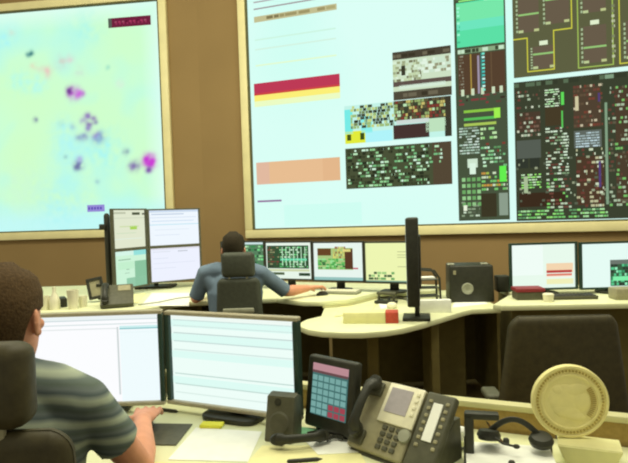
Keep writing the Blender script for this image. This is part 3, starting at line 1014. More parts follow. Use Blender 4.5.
def hand(mb, w, d, thumb, up=Vector((0, 0, 1)), L=0.19):
    """palm down hand: w wrist, d direction of the fingers, thumb the side the thumb is on"""
    d = d.normalized(); s = (thumb - d * thumb.dot(d)).normalized()
    n = up - d * up.dot(d); n.normalize()
    k = L / 0.19
    mb.tube([w, w + d * .03 * k + n * .004, w + d * .09 * k + n * .008], [(.028 * k, .02 * k), (.038 * k, .019 * k), (.043 * k, .014 * k)], 14, side=s)
    for q, (o, ln) in enumerate(((.034, .072), (.0115, .082), (-.0115, .076), (-.034, .060))):
        b = w + d * (.085 if q in (1, 2) else .078) * k + s * o * k + n * .006
        fan = (d + s * o * 2.6).normalized()
        p1 = b + fan * ln * .46 * k + n * .006
        p2 = p1 + (fan * .9 - n * .55).normalized() * ln * .32 * k
        p3 = p2 + (fan * .7 - n * .85).normalized() * ln * .24 * k
        mb.tube([b - fan * .02 * k, b, p1, p2, p3], [.0095 * k, .0095 * k, .0088 * k, .008 * k, .0068 * k], 10)
    b = w + d * .03 * k + s * .03 * k
    p1 = b + (d * .7 + s * .75 - n * .15).normalized() * .045 * k
    p2 = p1 + (d * .95 + s * .2 - n * .35).normalized() * .032 * k
    mb.tube([b - s * .02 * k, b, p1, p2], [.013 * k, .013 * k, .0105 * k, .0085 * k], 10)


def person(label, loc, ht, lean, arms, shirt, hair, voxel, yaw_head=0.0, head_off=Vector((0, 0, 0)), sleeve=0.72, bulk=1.0, sw=0.195):
    """seated figure facing +y; loc is the floor below the pelvis; ht the height of the crown; arms = (shoulder, elbow, wrist, finger direction) in world space or None"""
    root = thing('person', label, 'person', loc)
    L = Vector(loc)
    z = lambda dz: ht - dz
    pel = Vector((0, 0, z(.80)))
    wai = Vector((0, lean * .25, z(.62))); che = Vector((0, lean * .65, z(.43))); sho = Vector((0, lean * .92, z(.315))); nb = Vector((0, lean * 1.0, z(.245)))
    hc = Matrix.Translation(Vector((0, lean * 1.12, z(.237))) + head_off) @ rotz(yaw_head)
    legs = []
    for s in (-1, 1):
        hip = pel + Vector((s * .09, .02, -.02)); knee = Vector((s * .13, .44, max(.50, z(.84)))); ank = Vector((s * .13, .50, .09))
        legs.append((hip, knee, ank))
    AR = []
    for s, arm in zip((-1, 1), arms):
        AR.append([Vector(v) - L for v in arm[:3]] + [Vector(arm[3])])
    def torso(mb, e):
        k = bulk
        mb.tube([pel + Vector((0, 0, .03)), pel + Vector((0, 0, .06)), wai, che, sho, nb + Vector((0, 0, -.01))],
                [(.165 * k + e, .12 + e), (.168 * k + e, .125 + e), (.158 * k + e, .112 * k + e), (.178 * k + e, .118 * k + e), (.150 * k + e, .088 + e), (.062 + e, .058 + e)], 26, side=Vector((1, 0, 0)))
        for s, a in zip((-1, 1), AR):
            mb.tube([sho + Vector((s * .04, 0, .035)), sho + (a[0] - sho) * .62 + Vector((0, 0, .028)), a[0]], [.056 + e, .050 + e, .044 + e], 16)
            mb.tube([che + Vector((s * .09, 0, .0)), a[0] + Vector((-s * .02, 0, -.03))], [.085 + e * .5, .05 + e * .5], 14)
    b = MB()
    torso(b, 0)
    b.tube([nb + Vector((0, -.006, -.03)), nb + Vector((0, -.004, .02)), hc @ Vector((0, -.012, .03)), hc @ Vector((0, -.005, .09))], [.062, .056, .055, .05], 18)
    head_mesh(b, hc)
    for s, a in zip((-1, 1), AR):
        sh, el, wr, fd = a
        b.tube([sh, sh + (el - sh) * .5, el], [.046, .043, .037], 16)
        b.tube([el, el + (wr - el) * .3, wr + (el - wr) * .12, wr], [.039, .043, .029, (.027)], 16)
        b.ball(el, .039)
        hand(b, wr, fd, Vector((-s, 0, 0)))
    for hip, knee, ank in legs:
        b.tube([hip, knee, ank], [.075, .055, .04], 14)
    b.remesh(voxel, 2)
    b.build('body', M['skin'], root, 180)
    t = MB()
    torso(t, .013)
    for s, a in zip((-1, 1), AR):
        sh, el = a[0], a[1]
        en = sh + (el - sh) * sleeve
        t.tube([sh, sh + (en - sh) * .5, en], [.056, .055, .056], 18, cap=False)
        t.ball(sh, .057)
    t.remesh(.0075, 6)
    t.build('shirt', shirt, root, 180)
    cl = MB()
    cl.tube([nb + Vector((0, -.008, -.012)), nb + Vector((0, -.006, .012))], [.073, .068], 20, cap=False)
    cl.build('collar', shirt, root)
    hair_mesh(hc, 'hair', hair, root)
    for s in (-1, 1):
        e = MB(); e.ball(hc @ Vector((s * .031, .086, .122)), .0125); eo = e.build('eye', M['eye'], root)
    tr = MB()
    tr.tube([pel + Vector((0, 0, .01)), pel + Vector((0, 0, .06))], [(.182 * bulk, .14), (.178 * bulk, .135)], 22, side=Vector((1, 0, 0)))
    for hip, knee, ank in legs:
        tr.tube([hip, hip + (knee - hip) * .5, knee], [.088, .085, .072], 16)
        tr.tube([knee, ank + Vector((0, 0, .02))], [.073, .055], 16)
    tr.remesh(.01, 5); tr.build('trousers', M['trousers'], root, 180)
    for hip, knee, ank in legs:
        s = MB(); s.tube([ank + Vector((0, -.03, -.035)), ank + Vector((0, .06, -.04)), ank + Vector((0, .16, -.052))], [(.042, .05), (.046, .045), (.04, .032)], 14, side=Vector((1, 0, 0)))
        s.build('shoe', M['shoe'], root)
    return root


# near man
PN = P(2, 300, 1.30)
nloc = (PN.x, 1.25, 0.0)
nht = P(4, 269.5, 1.30).z
S_r = P(85, 401, 1.29); E_r = P(139, 466, 1.42); W_r = P(143, 431, 1.70)
W_r.z = ND + 0.062
S_l = Vector((2 * PN.x - S_r.x, 1.29, S_r.z)); E_l = Vector((S_l.x - .06, 1.40, .83)); W_l = Vector((PN.x - .12, 1.66, ND + .06))
person('man in a grey striped shirt at the front desk, short brown hair', nloc, nht, 0.05,
       [(S_l, E_l, W_l, Vector((.25, .95, -.05))), (S_r, E_r, W_r, Vector((-.12, .98, -.12)))], M['stripes'], M['hair_brown'], .0045, bulk=1.0, sleeve=.60)
hc_x = P(-26, 380, 1.03)
office_chair('dark high-back chair with headrest under the man in the striped shirt', (hc_x.x, 1.03 + .235, 0), 0, back_w=0.42, top_z=P(20, 424, 1.03).z, head=(0.22, P(20, 428, 1.02).z, P(20, 342, 1.02).z), back_y=-0.235)

# far man
PF = P(233.5, 250, 3.95)
fht = P(233, 233.5, 3.95).z
FD = 0.80
S_r = P(261, 273, 3.93); E_r = P(286, 291.5, 4.05); W_r = P(308, 292, 4.18)
W_r.z = FD + .066
S_l = P(205, 273, 3.93); E_l = P(196, 298, 3.98); W_l = P(203, 302, 4.2); W_l.z = FD + .07
person('man in a slate blue shirt at the far desk, seen from behind', (PF.x, 3.925, 0), fht, 0.03,
       [(S_l, E_l, W_l, Vector((.3, .95, -.05))), (S_r, E_r, W_r, Vector((.9, .42, -.08)))], M['blue_shirt'], M['hair_dark'], .006, sleeve=.97, bulk=1.08)
hp = P(238.5, 265, 3.72)
office_chair('dark high-back chair with a pale grip bar behind the man in blue', (hp.x, 3.70 + .235, 0), 0, back_w=0.34, top_z=P(240, 277, 3.7).z, head=(0.228, P(238, 277, 3.72).z, P(238, 252, 3.72).z), mt='leather_dark', back_y=-0.235)

# empty chair at right
cc = P(569, 400, 2.2)
office_chair('empty dark office chair with a wide rounded back, behind the gold seal', (cc.x, 2.2 + .22, 0), R(-4), back_w=0.55, top_z=P(570, 312.5, 2.2).z, mt='leather', back_z0=0.50, back_y=-.22, arm_z=P(492, 397, 2.42).z, arm_mat='dark_grey', taper=.78, arm_x=.235, arm_l=.14)

# ------------------------------------------------------------------ far desks
def desk_top(name, label, poly, z, t, legs, panel=None, cat='desk'):
    root = thing(name, label, cat, (0, 0, 0))
    area = sum(poly[i][0] * poly[(i + 1) % len(poly)][1] - poly[(i + 1) % len(poly)][0] * poly[i][1] for i in range(len(poly)))
    if area < 0: poly = poly[::-1]
    MB().prism(poly, z - t, z, 0.006, 2).build('desktop', M['desk'], root)
    for x, y, w, d in legs:
        MB().box((x, y, (z - t) / 2), (w, d, z - t), 0.004, 1).build('leg', M['panel'], root)
    if panel:
        pb_ = MB()
        for (x_0, y_0, x_1, y_1) in panel:
            run(pb_, Vector((x_0, y_0, 0)), Vector((x_1, y_1, 0)), 0.03, z - t, 0.02)
        pb_.build('under_desk_panel', M['panel'], root)
    return root


q1 = G(321, 301.5, FD); q2 = G(347, 299.5, FD); q3 = G(376, 292.5, FD)
fpoly = [(-3.1, 3.85), (-1.25, 3.85), (-1.0, 4.12), (-0.3, 4.14), (q1.x - .12, q1.y + .02), (q1.x, q1.y), (q2.x, q2.y), (q3.x, q3.y), (0.95, 4.30), (1.05, 4.62), (-0.15, 5.15), (-0.6, 5.45), (-3.1, 5.45)]
fd = desk_top('desk', 'long cream desk where the man in the blue shirt works', fpoly, FD, 0.035, [(-2.9, 4.6, .04, .6), (-1.0, 4.9, .04, .5)], [(-2.85, 5.1, -1.05, 5.1), (-1.0, 5.1, 0.1, 4.75)])  # panels added behind the leg space so it stays dark under the desk
ap = MB(); run(ap, Vector((q1.x + .01, q1.y + .012, 0)), Vector((q2.x, q2.y + .012, 0)), 0.752, FD - .035, .02); run(ap, Vector((q2.x, q2.y + .012, 0)), Vector((q3.x, q3.y + .012, 0)), 0.752, FD - .035, .02)
ap.build('apron', M['desk_edge'], fd)
PZ = 0.75
front = [G(x, y, PZ) for x, y in ((321, 316), (306, 319.5), (299.5, 323), (300.5, 326.5), (308, 329.5), (322, 331.6), (342, 332.6), (362, 332.6), (384, 331), (404, 328), (424, 323), (444, 317), (464, 311), (472, 309.2))]
ppoly = [(p_.x, p_.y) for p_ in front] + [(1.26, 3.70), (1.30, 4.60), (0.5, 4.7), (0.1, 4.45)]
pn = desk_top('peninsula_desk', 'rounded cream desk lobe with papers and an edge-on monitor in mid room', ppoly, PZ, 0.035, [(.95, 4.05, .3, .04), (.36, 3.55, .07, .07), (.75, 3.6, .05, .3)], [(.12, 4.42, 1.315, 4.46), (1.28, 3.82, 1.30, 4.44)])  # back and side panels added to keep the space under the lobe dark
rpoly = [(1.16, 3.56), (1.20, 3.505), (3.0, 3.36), (3.0, 4.30), (1.46, 4.40), (1.44, 4.0)]
rd = desk_top('desk', 'cream desk carrying two monitors at the right, beyond the empty chair', rpoly, FD, 0.035, [(1.48, 4.15, .04, .4), (2.6, 3.85, .04, .6)], [(1.36, 3.78, 2.56, 3.70)])

# low screen behind the far left desk
ls = thing('desk_screen', 'low tan screen with a cream cap behind the cups at far left', 'partition', (0, 0, 0))
g = MB(); run(g, Vector((-3.1, 5.48, 0)), Vector((-1.2, 5.48, 0)), .02, P(70, 296.5, 5.46).z, .03); g.build('fabric_panel', M['fabric'], ls)
g = MB(); run(g, Vector((-3.1, 5.48, 0)), Vector((-1.2, 5.48, 0)), P(70, 296.5, 5.46).z, P(70, 293.2, 5.46).z, .045, .004); g.build('cap', M['desk_edge'], ls)

# ------------------------------------------------------------------ far row of monitors
rowL = P(265, 262, 4.72); rowR = P(416.5, 262, 4.15)
rv = Vector((rowR.x - rowL.x, rowR.y - rowL.y, 0)); step = rv / 2.93; yaw_r = math.atan2(rv.y, rv.x)
RL = ['far monitor half hidden behind the seated man in blue', 'far monitor of green diagrams just right of the man in blue', 'far monitor with a green and brown diagram, between two others in the row', 'far monitor with a pale yellow page, beside the edge-on monitor']
RC = [teal_doc, scada_green, scada_mix, scada_yellow]
for k in range(4):
    c = Vector((rowL.x, rowL.y, 0)) + step * (k - 0.5)
    zt = P(314 + (k - 1.5) * 52, 241.3, c.y).z; zb_ = zt - 0.318
    monitor(RL[k], (c.x, c.y, FD if k < 3 else FD), yaw_r, step.length - .022, zt - zb_ - .012, zb_ - FD, RC[k], ('black', 'black'), group='row of monitors on the far desk', side_w=.0095, top_w=.012, base_w=.2)

# stacked monitors on a pole
def stack_monitor(label, a, b, zt, zb, content):
    dv = Vector((b.x - a.x, b.y - a.y, 0)); c = (a + b) / 2
    return monitor(label, (c.x, c.y, FD), math.atan2(dv.y, dv.x), dv.length - .03, zt - zb - .026, zb + .013 - FD, content, ('dark_grey', 'dark_grey'), group='four monitors stacked two by two', side_w=.015, top_w=.013, base=False)
a = P(148.5, 246, 4.86); b = P(201, 245, 5.10)
zT = P(175, 208.5, 4.98).z; zB = P(175, 281.5, 4.98).z; zM = P(175, 246, 4.98).z
stack_monitor('upper right monitor of the stack of four, white page with a blue bar', a, b, zT, zM, blank_white)
stack_monitor('lower right monitor of the stack of four, pale lilac page', a, b, zM, zB, blank_lilac)
a2 = P(113, 250, 4.50); b2 = P(147.5, 247, 4.85)
zT2 = P(132, 208.5, 4.68).z; zB2 = P(132, 288, 4.68).z; zM2 = P(132, 249, 4.68).z
stack_monitor('upper left monitor of the stack of four, cream page with a green mark', a2, b2, zT2, zM2, cream_doc)
stack_monitor('lower left monitor of the stack of four, mint green page', a2, b2, zM2, zB2, green_doc)
bs = (a + b) / 2
st = thing('monitor_stand', 'black twin-arm stand holding the four stacked monitors', 'stand', (bs.x - .22, bs.y + .10, FD))
g = MB(); g.box((0, 0, .012), (.34, .22, .022), .006, 2); g.build('base', M['black'], st)
g = MB(); g.tube([(0, 0, .02), (0, 0, .62)], .02, 12); g.build('pole', M['black'], st)
g = MB(); g.tube([(0, -.0, .2), (.2, -.02, .2)], .013, 8); g.build('arm', M['black'], st)
g = MB(); g.tube([(0, -.0, .52), (.2, -.02, .52)], .013, 8); g.build('arm', M['black'], st)
g0 = P(108, 250, 4.62)
pl = thing('pole', 'slim black pole with a clamp left of the stacked monitors', 'pole', (g0.x, g0.y, FD + .001))
zt = P(107, 216, 4.62).z
g = MB(); g.tube([(0, 0, .03), (0, 0, zt - FD)], .024, 12); g.build('shaft', M['black'], pl)
g = MB(); g.lathe([(0, 0), (.09, 0), (.09, .012), (.03, .018), (0, .018)], 20); g.build('base', M['black'], pl)
g = MB(); g.box((-.025, -.01, P(107, 227, 4.62).z - FD), (.06, .06, .05), .008, 2); g.build('clamp', M['black'], pl)

# edge-on monitor on the peninsula
et = P(409.5, 217.5, 3.42); eb = P(413, 311, 3.42)
em = thing('monitor', 'tall dark monitor seen edge-on, standing on the rounded desk lobe', 'monitor', (P(409.5, 262, 3.42).x, 3.42, PZ), R(-101.5))
g = MB(); hh = et.z - PZ - .10
g.box((0, .022, .10 + hh / 2), (.34, .074, hh), .012, 3); g.build('housing', M['black'], em)
g = MB(); g.box((0, .060, .10 + hh / 2 - .004), (.26, .02, hh * .6), .006, 2); g.build('back_shell', M['black'], em)
p = Paint(); p.rect(-.155, .115, .155, .085 + hh, (206, 226, 214), 0)
for i in range(9): p.rect(-.14, .15 + i * .045, -.14 + random.uniform(.12, .27), .158 + i * .045, (120, 150, 140), 1)
p.build('display', em, .016)
g = MB(); g.box((0, .04, .06), (.06, .03, .11), .005, 2); g.build('neck', M['black'], em)
g = MB(); g.box((0, .035, .012), (.18, .17, .02), .007, 2); g.build('base', M['black'], em)

# right pair of monitors
a = P(510, 266, 3.90); b = P(578.5, 266, 3.88)
zt = P(544, 244.5, 3.9).z; zb = P(544, 288, 3.9).z
monitor('right-hand desk monitor with a red and peach table, on the desk beyond the empty chair', ((a.x + b.x) / 2, 3.9, FD), R(-1), (b - a).length - .03, zt - zb, zb - FD, red_table, ('green_black', 'green_black'), group='pair of monitors at the right', side_w=.015, top_w=.014, base_w=.2)
a = P(579.5, 266, 3.88); b = P(648, 266, 3.84)
zt = P(604, 243.5, 3.88).z; zb = P(604, 287, 3.88).z
monitor('monitor at the right edge, white page with a dark green window', ((a.x + b.x) / 2, 3.865, FD), R(-2), (b - a).length - .03, zt - zb, zb - FD, white_green, ('green_black', 'green_black'), group='pair of monitors at the right', side_w=.015, top_w=.014, base_w=.2)

# ------------------------------------------------------------------ things on the near desk
YN = yaw_n
def on(px, py, z=ND): return G(px, py, z)

# speaker
c = on(283, 433)
sp = thing('speaker', 'small black wedge speaker at the foot of the lined-page monitor', 'speaker', (c.x + .004, c.y - .034, ND), YN + R(4))
prof = [(-.045, 0), (.04, 0), (.052, .12), (.02, .138), (-.012, .133)]
g = MB(); g.prism([(y, z) for y, z in prof], -.048, .048, .008, 2, Matrix(((0, 0, 1, 0), (1, 0, 0, 0), (0, 1, 0, 0), (0, 0, 0, 1)))); g.build('cabinet', M['dark_grey'], sp)
g = MB(); g.lathe([(0, .002), (.03, .004), (.036, 0), (0, -.002)], 22, Matrix.Translation((0, -.031, .055)) @ rotx(R(76)));  g.build('driver', M['dark_grey'], sp)
g = MB(); g.lathe([(0, .003), (.011, .003), (.012, 0), (0, -.002)], 16, Matrix.Translation((-.008, -.0155, .116)) @ rotx(R(76))); g.build('tweeter', M['black'], sp)

# touch screen
tl, tr, br_, bl = (313, 353), (363, 362.5), (348.6, 435), (308.6, 421)
c = on(329, 441)
ts = thing('touchscreen', 'black tilted touchscreen with a teal button grid beside the desk phone', 'touchscreen', (c.x + .013, c.y + .05, ND), R(-43))
TL = R(-9)
g = MB(); T_ = Matrix.Translation((0, -.03, .01)) @ rotx(TL)
g.box((0, .018, .12), (.20, .036, .225), .010, 3); g.bm.transform(T_); g.build('housing', M['black'], ts)
p = Paint(); p.rect(-.074, .050, .074, .210, (70, 112, 108), 0); p.rect(-.074, .186, .074, .210, (186, 140, 146), 1); p.rect(-.074, .180, .074, .188, (104, 74, 76), 2)
for j in range(6):
    for i in range(6):
        cc_ = (120, 168, 162) if not (j < 2 and i > 2) else (160, 68, 80)
        p.rect(-.072 + i * .0242, .053 + j * .0208, -.072 + i * .0242 + .020, .053 + j * .0208 + .016, cc_, 1)
po = p.build('display', ts, .0006); po.data.transform(T_)
g = MB(); g.box((0, .045, .008), (.13, .11, .014), .005, 2); g.tube([(0, .065, .022), (0, .03, .12)], .018, 10); g.build('stand', M['black'], ts)

# desk phone
def handset(mb, L, mtx):
    t = MB()
    t.tube([(-L / 2 + .02, 0, .012), (-L / 2 + .035, 0, .03), (-L / 4, 0, .04), (0, 0, .043), (L / 4, 0, .04), (L / 2 - .035, 0, .03), (L / 2 - .02, 0, .012)],
           [(.024, .014), (.026, .016), (.018, .013), (.017, .012), (.018, .013), (.026, .016), (.024, .014)], 14, side=Vector((0, 1, 0)))
    for s in (-1, 1):
        t.lathe([(0, -.004), (.022, -.004), (.025, .006), (.022, .02), (0, .02)], 18, Matrix.Translation((s * (L / 2 - .024), 0, .006)))
    t.bm.transform(mtx)
    me = bpy.data.meshes.new('t'); t.bm.to_mesh(me); t.bm.free(); mb.bm.from_mesh(me); bpy.data.meshes.remove(me)


c0 = on(372, 459)
YP = R(-45)
ph = thing('desk_phone', 'grey office phone with a silver panel and side button module on the front desk', 'telephone', (c0.x, c0.y, ND), YP)
TP = R(50)
F = Matrix.Translation((0, 0, .018)) @ rotx(TP)          # local face: x right, y up the slope, z out of the face
g = MB(); g.box((.0, .105, -.012), (.195, .215, .026), .008, 3); g.bm.transform(F); g.build('body', M['mid_grey'], ph)
g = MB(); g.prism([(0.0, 0.0), (.17, .0), (.165, .115), (.14, .115)], -.085, .085, mtx=Matrix(((0, 0, 1, 0), (1, 0, 0, 0), (0, 1, 0, 0), (0, 0, 0, 1)))); g.build('foot', M['dark_grey'], ph)
g = MB(); g.box((.038, .150, .003), (.122, .120, .010), .004, 2); g.bm.transform(F); fa = g.build('fascia', M['silver'], ph); fa['label'] = 'silver panel'
g = MB(); g.box((.028, .158, .008), (.076, .076, .004), .001, 1); g.bm.transform(F); g.build('lcd', M['lcd'], ph)
for i in range(4):
    g = MB(); g.box((.084, .19 - i * .02, .009), (.012, .011, .006), .002, 1); g.bm.transform(F); g.build('soft_key', M['white'], ph)
for j in range(4):
    for i in range(3):
        g = MB(); g.box((.012 + i * .024, .078 - j * .019, .003), (.017, .013, .007), .002, 1); g.bm.transform(F); g.build('key', M['dark_grey'], ph)
g = MB(); g.lathe([(0, .008), (.018, .007), (.02, 0), (0, -.001)], 18, Matrix.Translation((.083, .07, .002))); g.bm.transform(F); g.build('navigation_pad', M['pale_grey'], ph)
for s in (.035, .185):
    g = MB(); g.box((-.065, s - .005, .006), (.05, .045, .014), .006, 2); g.bm.transform(F); g.build('cradle', M['dark_grey'], ph)
g = MB(); handset(g, .195, F @ Matrix.Translation((-.062, .115, .016)) @ rotz(R(90)) @ Matrix.Diagonal((1, .85, .9, 1))); g.build('handset', M['black'], ph)
# expansion module, joined to the phone
g = MB(); g.box((.148, .105, -.012), (.092, .215, .026), .007, 3); g.bm.transform(F); em_ = g.build('button_module', M['dark_grey'], ph)
g = MB(); g.box((.150, .128, .003), (.030, .108, .004), .001, 1); g.bm.transform(F); lo_ = g.build('label_strip', M['paper'], em_); lo_['label'] = 'white paper label strip'
for i in range(7):
    for sx in (.124, .177):
        g = MB(); g.box((sx, .185 - i * .021, .002), (.012, .010, .006), .002, 1); g.bm.transform(F); g.build('button', M['mid_grey'], em_)
g = MB(); g.prism([(0.0, 0.0), (.17, .0), (.165, .115), (.14, .115)], .105, .185, mtx=Matrix(((0, 0, 1, 0), (1, 0, 0, 0), (0, 1, 0, 0), (0, 0, 0, 1)))); g.build('module_foot', M['dark_grey'], em_)

# loose handset
a = on(270, 446, ND + .012); b = on(330, 440.5, ND + .012)
hd = thing('handset', 'black telephone handset lying on the papers in front of the touchscreen', 'telephone handset', ((a.x + b.x) / 2, (a.y + b.y) / 2, ND + .006), math.atan2(b.y - a.y, b.x - a.x))
g = MB(); handset(g, (b - a).length, rotx(R(75)) @ Matrix.Diagonal((1, .72, .72, 1))); g.bm.transform(Matrix.Translation((0, .012, .020))); g.build('grip', M['black'], hd)
g = MB()
pts = []
L_ = (b - a).length / 2
for i in range(120):
    t = i / 119
    pts.append((L_ - .01 + t * .05, .0 + .02 * math.sin(t * 3) + .004 * math.cos(i * 1.5), .008 + .004 * math.sin(i * 1.5)))
g.tube(pts, .0022, 6); g.build('cord', M['black'], hd)

# mouse and pad
mp = [G(x, y, ND + .003) for x, y in ((128, 423), (192.5, 424), (176, 445), (105, 444))]
o = MB().prism([(v.x - mp[1].x, v.y - mp[1].y) for v in mp][::-1], 0.001, .004, .001, 1).build('mouse_pad', M['dark_grey']); o.location = (mp[1].x, mp[1].y, ND)
tag(o, 'dark square mouse pad under the hand of the man in stripes', 'mouse pad')
mpos = Vector((W_n.x, W_n.y, 0)) if False else P(146, 421, 1.80)
ms = thing('mouse', 'black computer mouse under the hand of the man in stripes', 'mouse', (mpos.x - .004, 1.79, ND + .0045), R(6))
g = MB(); g.ball((0, 0, .002), (.030, .052, .032), 20); bmesh.ops.bisect_plane(g.bm, geom=g.bm.verts[:] + g.bm.edges[:] + g.bm.faces[:], plane_co=(0, 0, 0), plane_no=(0, 0, -1), clear_outer=True); g.build('shell', M['black'], ms)
g = MB(); g.lathe([(0, -.003), (.008, -.003), (.008, .003), (0, .003)], 14, Matrix.Translation((0, .028, .026)) @ roty(R(90))); g.build('wheel', M['mid_grey'], ms)

# pen near the left monitor foot
def pen(label, a, b, m_, r=.0045, name='pen'):
    t = thing(name, label, 'pen', a)
    d = b - a
    MB().tube([(0, 0, 0), d * .85], r, 10).build('barrel', m_, t)
    MB().tube([d * .85, d], [r * .9, r * .25], 10).build('tip', M['black'], t)
    return t
a = on(162, 409.5, ND + .006); b = on(178, 411.5, ND + .006)
pen('short black pen lying beside the mouse pad', a, b, M['black'], .006)
a = on(262, 462, ND + .009); b = on(322, 459.5, ND + .009)
pen('black pen lying on the pale yellow sheet in front of the loose handset', on(289, 461.5, ND + .014), on(322, 459, ND + .014), M['black'], .006)

# papers
def sheet(label, pix, m_, z=ND, t=.0012, name='paper_sheet', cat='paper', group=None):
    v = [G(x, y, z) for x, y in pix]
    c = sum(v, Vector()) / len(v)
    pl_ = [(q_.x - c.x, q_.y - c.y) for q_ in v]
    ar = sum(pl_[i][0] * pl_[(i + 1) % len(pl_)][1] - pl_[(i + 1) % len(pl_)][0] * pl_[i][1] for i in range(len(pl_)))
    if ar < 0: pl_ = pl_[::-1]
    o = MB().prism(pl_, 0, t).build(name, m_)
    o.location = (c.x, c.y, z + .0006)
    return tag(o, label, cat, group)
sheet('white sheet of paper between the mouse pad and the loose handset', [(196, 428), (262, 432), (248, 462), (168, 460)], M['paper'])
sheet('pale yellow sheet under the loose handset', [(262, 446), (356, 446), (372, 474), (236, 476)], M['cream_paper'])
sheet('white sheet with a curled corner next to the phone', [(300, 436), (346, 434), (372, 452), (318, 455)], M['paper'], ND + .0015)
sheet('cream sheet at the very front of the desk below the mouse pad', [(150, 462), (236, 464), (214, 492), (110, 492)], M['cream_paper'])
# sticky pads
g0 = on(212, 427)
o = MB().box((0, 0, .006), (.075, .035, .012), .002, 1).build('sticky_note_pad', M['yellow']); o.location = (g0.x, g0.y, ND + .001); o.rotation_euler = (0, 0, R(-8)); tag(o, 'lime yellow sticky note pad before the monitor foot', 'sticky notes')
g0 = on(304, 434)
o = MB().box((0, 0, .003), (.075, .05, .004), .001, 1).build('sticky_note_pad', M['teal']); o.location = (g0.x, g0.y + .01, ND + .003); o.rotation_euler = (0, 0, R(-20)); tag(o, 'teal sticky note pad at the foot of the touchscreen', 'sticky notes')
g0 = on(312, 435.5, ND + .012)
bc = thing('binder_clip', 'small black binder clip on the teal notes', 'clip', (g0.x, g0.y + .004, ND + .008), R(20))
g = MB(); g.prism([(-.008, 0), (.008, 0), (.003, .016), (-.003, .016)], -.015, .015, .001, 1, Matrix(((0, 0, 1, 0), (1, 0, 0, 0), (0, 1, 0, 0), (0, 0, 0, 1)))); g.build('body', M['black'], bc)
g = MB(); g.tube([(-.01, -.006, .0), (-.006, -.022, .004), (.006, -.022, .004), (.01, -.006, .0)], .001, 6); g.build('wire_handle', M['pale_grey'], bc)

# desk organiser + headset + pencil
c = P(489, 455, 1.44)
og = thing('desk_organizer', 'black desk organizer with upright arm and white papers beside the phone', 'organizer', (c.x, 1.43, ND), R(-14))
zt = P(470, 412, 1.44).z - ND
lx = P(469, 440, 1.44).x - c.x
g = MB(); g.box((lx, 0, zt / 2 + .005), (.024, .03, zt - .01), .006, 2); g.build('upright', M['black'], og)
g = MB(); g.box((lx + .033, 0, zt - .008), (.088, .03, .018), .005, 2); g.build('arm', M['black'], og)
g = MB(); g.box((lx + .10, -.002, .026), (.23, .15, .006), .002, 1)
g.build('shelf', M['black'], og)
g = MB(); g.box((lx + .10, -.004, .037), (.22, .14, .016), .001, 1); po_ = g.build('paper_stack', M['paper'], og); po_['label'] = 'stack of white paper'
for dx, dy in ((.10, -.07), (.21, -.07), (.10, .07), (.21, .07), (-.005, .07)):
    g = MB(); g.box((lx + dx, dy, .03), (.016, .016, .058), .004, 1); g.build('post', M['black'], og)
# headset on the organizer
hs = thing('headset', 'black headset resting on the organizer papers', 'headset', (c.x + .075, 1.455, ND + .066), R(-20))
g = MB(); pts = [(-.07 + .14 * t, .0, .012 + .045 * math.sin(math.pi * t)) for t in [i / 14 for i in range(15)]]; g.tube(pts, [(.008, .004)] * 15, 10); g.build('headband', M['black'], hs)
for s in (-1, 1):
    g = MB(); g.lathe([(0, -.012), (.028, -.012), (.032, 0), (.026, .012), (0, .014)], 20, Matrix.Translation((s * .066, -.01, .012)) @ rotx(R(s * 12))); g.build('ear_cup', M['black'], hs)
g = MB(); g.tube([(-.066, -.02, .02), (-.03, -.055, .01), (.0, -.06, .008)], .003, 8); g.ball((.004, -.06, .008), (.009, .006, .006)); g.build('microphone_boom', M['black'], hs)
pa_ = P(486, 421, 1.50); pb_ = P(503, 443, 1.49)
pen('brown pencil leaning on the organizer arm', pb_, pa_, M['wood'], .0035, 'pencil')

# crumpled white paper and cable by the phone
g0 = P(455, 436, 1.60)
cp = MB(); cp.ball((0, 0, .028), (.035, .028, .028), 18)
for v in cp.bm.verts:
    v.co += v.normal * 0 if False else Vector((1, 1, 1)) * 0
    k = noise.noise(v.co * 60) * .009
    d = (v.co - Vector((0, 0, .028))).normalized(); v.co += d * k
    v.co.z = max(v.co.z, .001)
o = cp.build('crumpled_paper', M['paper'], None, 20); o.location = (g0.x, g0.y, ND); tag(o, 'crumpled white paper ball behind the phone button module', 'paper')
g0 = on(452, 452)
g = MB(); pts = []
for i in range(70):
    t = i / 69 * 4 * math.pi
    pts.append((.035 * math.cos(t) * (1 - i / 200), .022 * math.sin(t), .005 + i * .0001))
g.tube(pts, .003, 6); o = g.build('cable', M['black']); o.location = (g0.x, g0.y + .005, ND); tag(o, 'coiled black cable lying right of the phone', 'cable')

# gold seal on a flared cream box
c = P(569.5, 401, 1.49); rad = 37 * 1.49 / FPX
bz = c.z - rad
fx = thing('card_box', 'flared cream card box under the gold seal', 'box', (P(588, 450, 1.46).x, 1.455, ND), R(-23))
hb_ = bz - ND - .002
g = MB(); g.box((0, 0, hb_ / 2), (.115, .07, hb_), .002, 1)
for v in g.bm.verts:
    if v.co.z > hb_ / 2: v.co.x *= 1.35; v.co.y *= 1.2
g.build('carton', M['cream_paper'], fx)
g = MB(); g.box((.0, 0, hb_ + .0005), (.152, .08, .002)); g.build('lid', M['cream_paper'], fx)
se = thing('seal_medallion', 'round pale gold seal with a beaded rim standing before the empty chair', 'medallion', (c.x, 1.49, bz), R(-8))
Mx = Matrix.Translation((0, 0, rad)) @ rotx(R(90))
g = MB(); g.lathe([(0, .006), (rad * .70, .006), (rad * .72, .009), (rad * .76, .009), (rad * .78, .005), (rad * .90, .005), (rad * .92, .010), (rad * .98, .010), (rad, .006), (rad, -.006), (rad * .97, -.008), (0, -.008)], 72, Mx); g.build('disc', M['gold'], se)
g = MB()
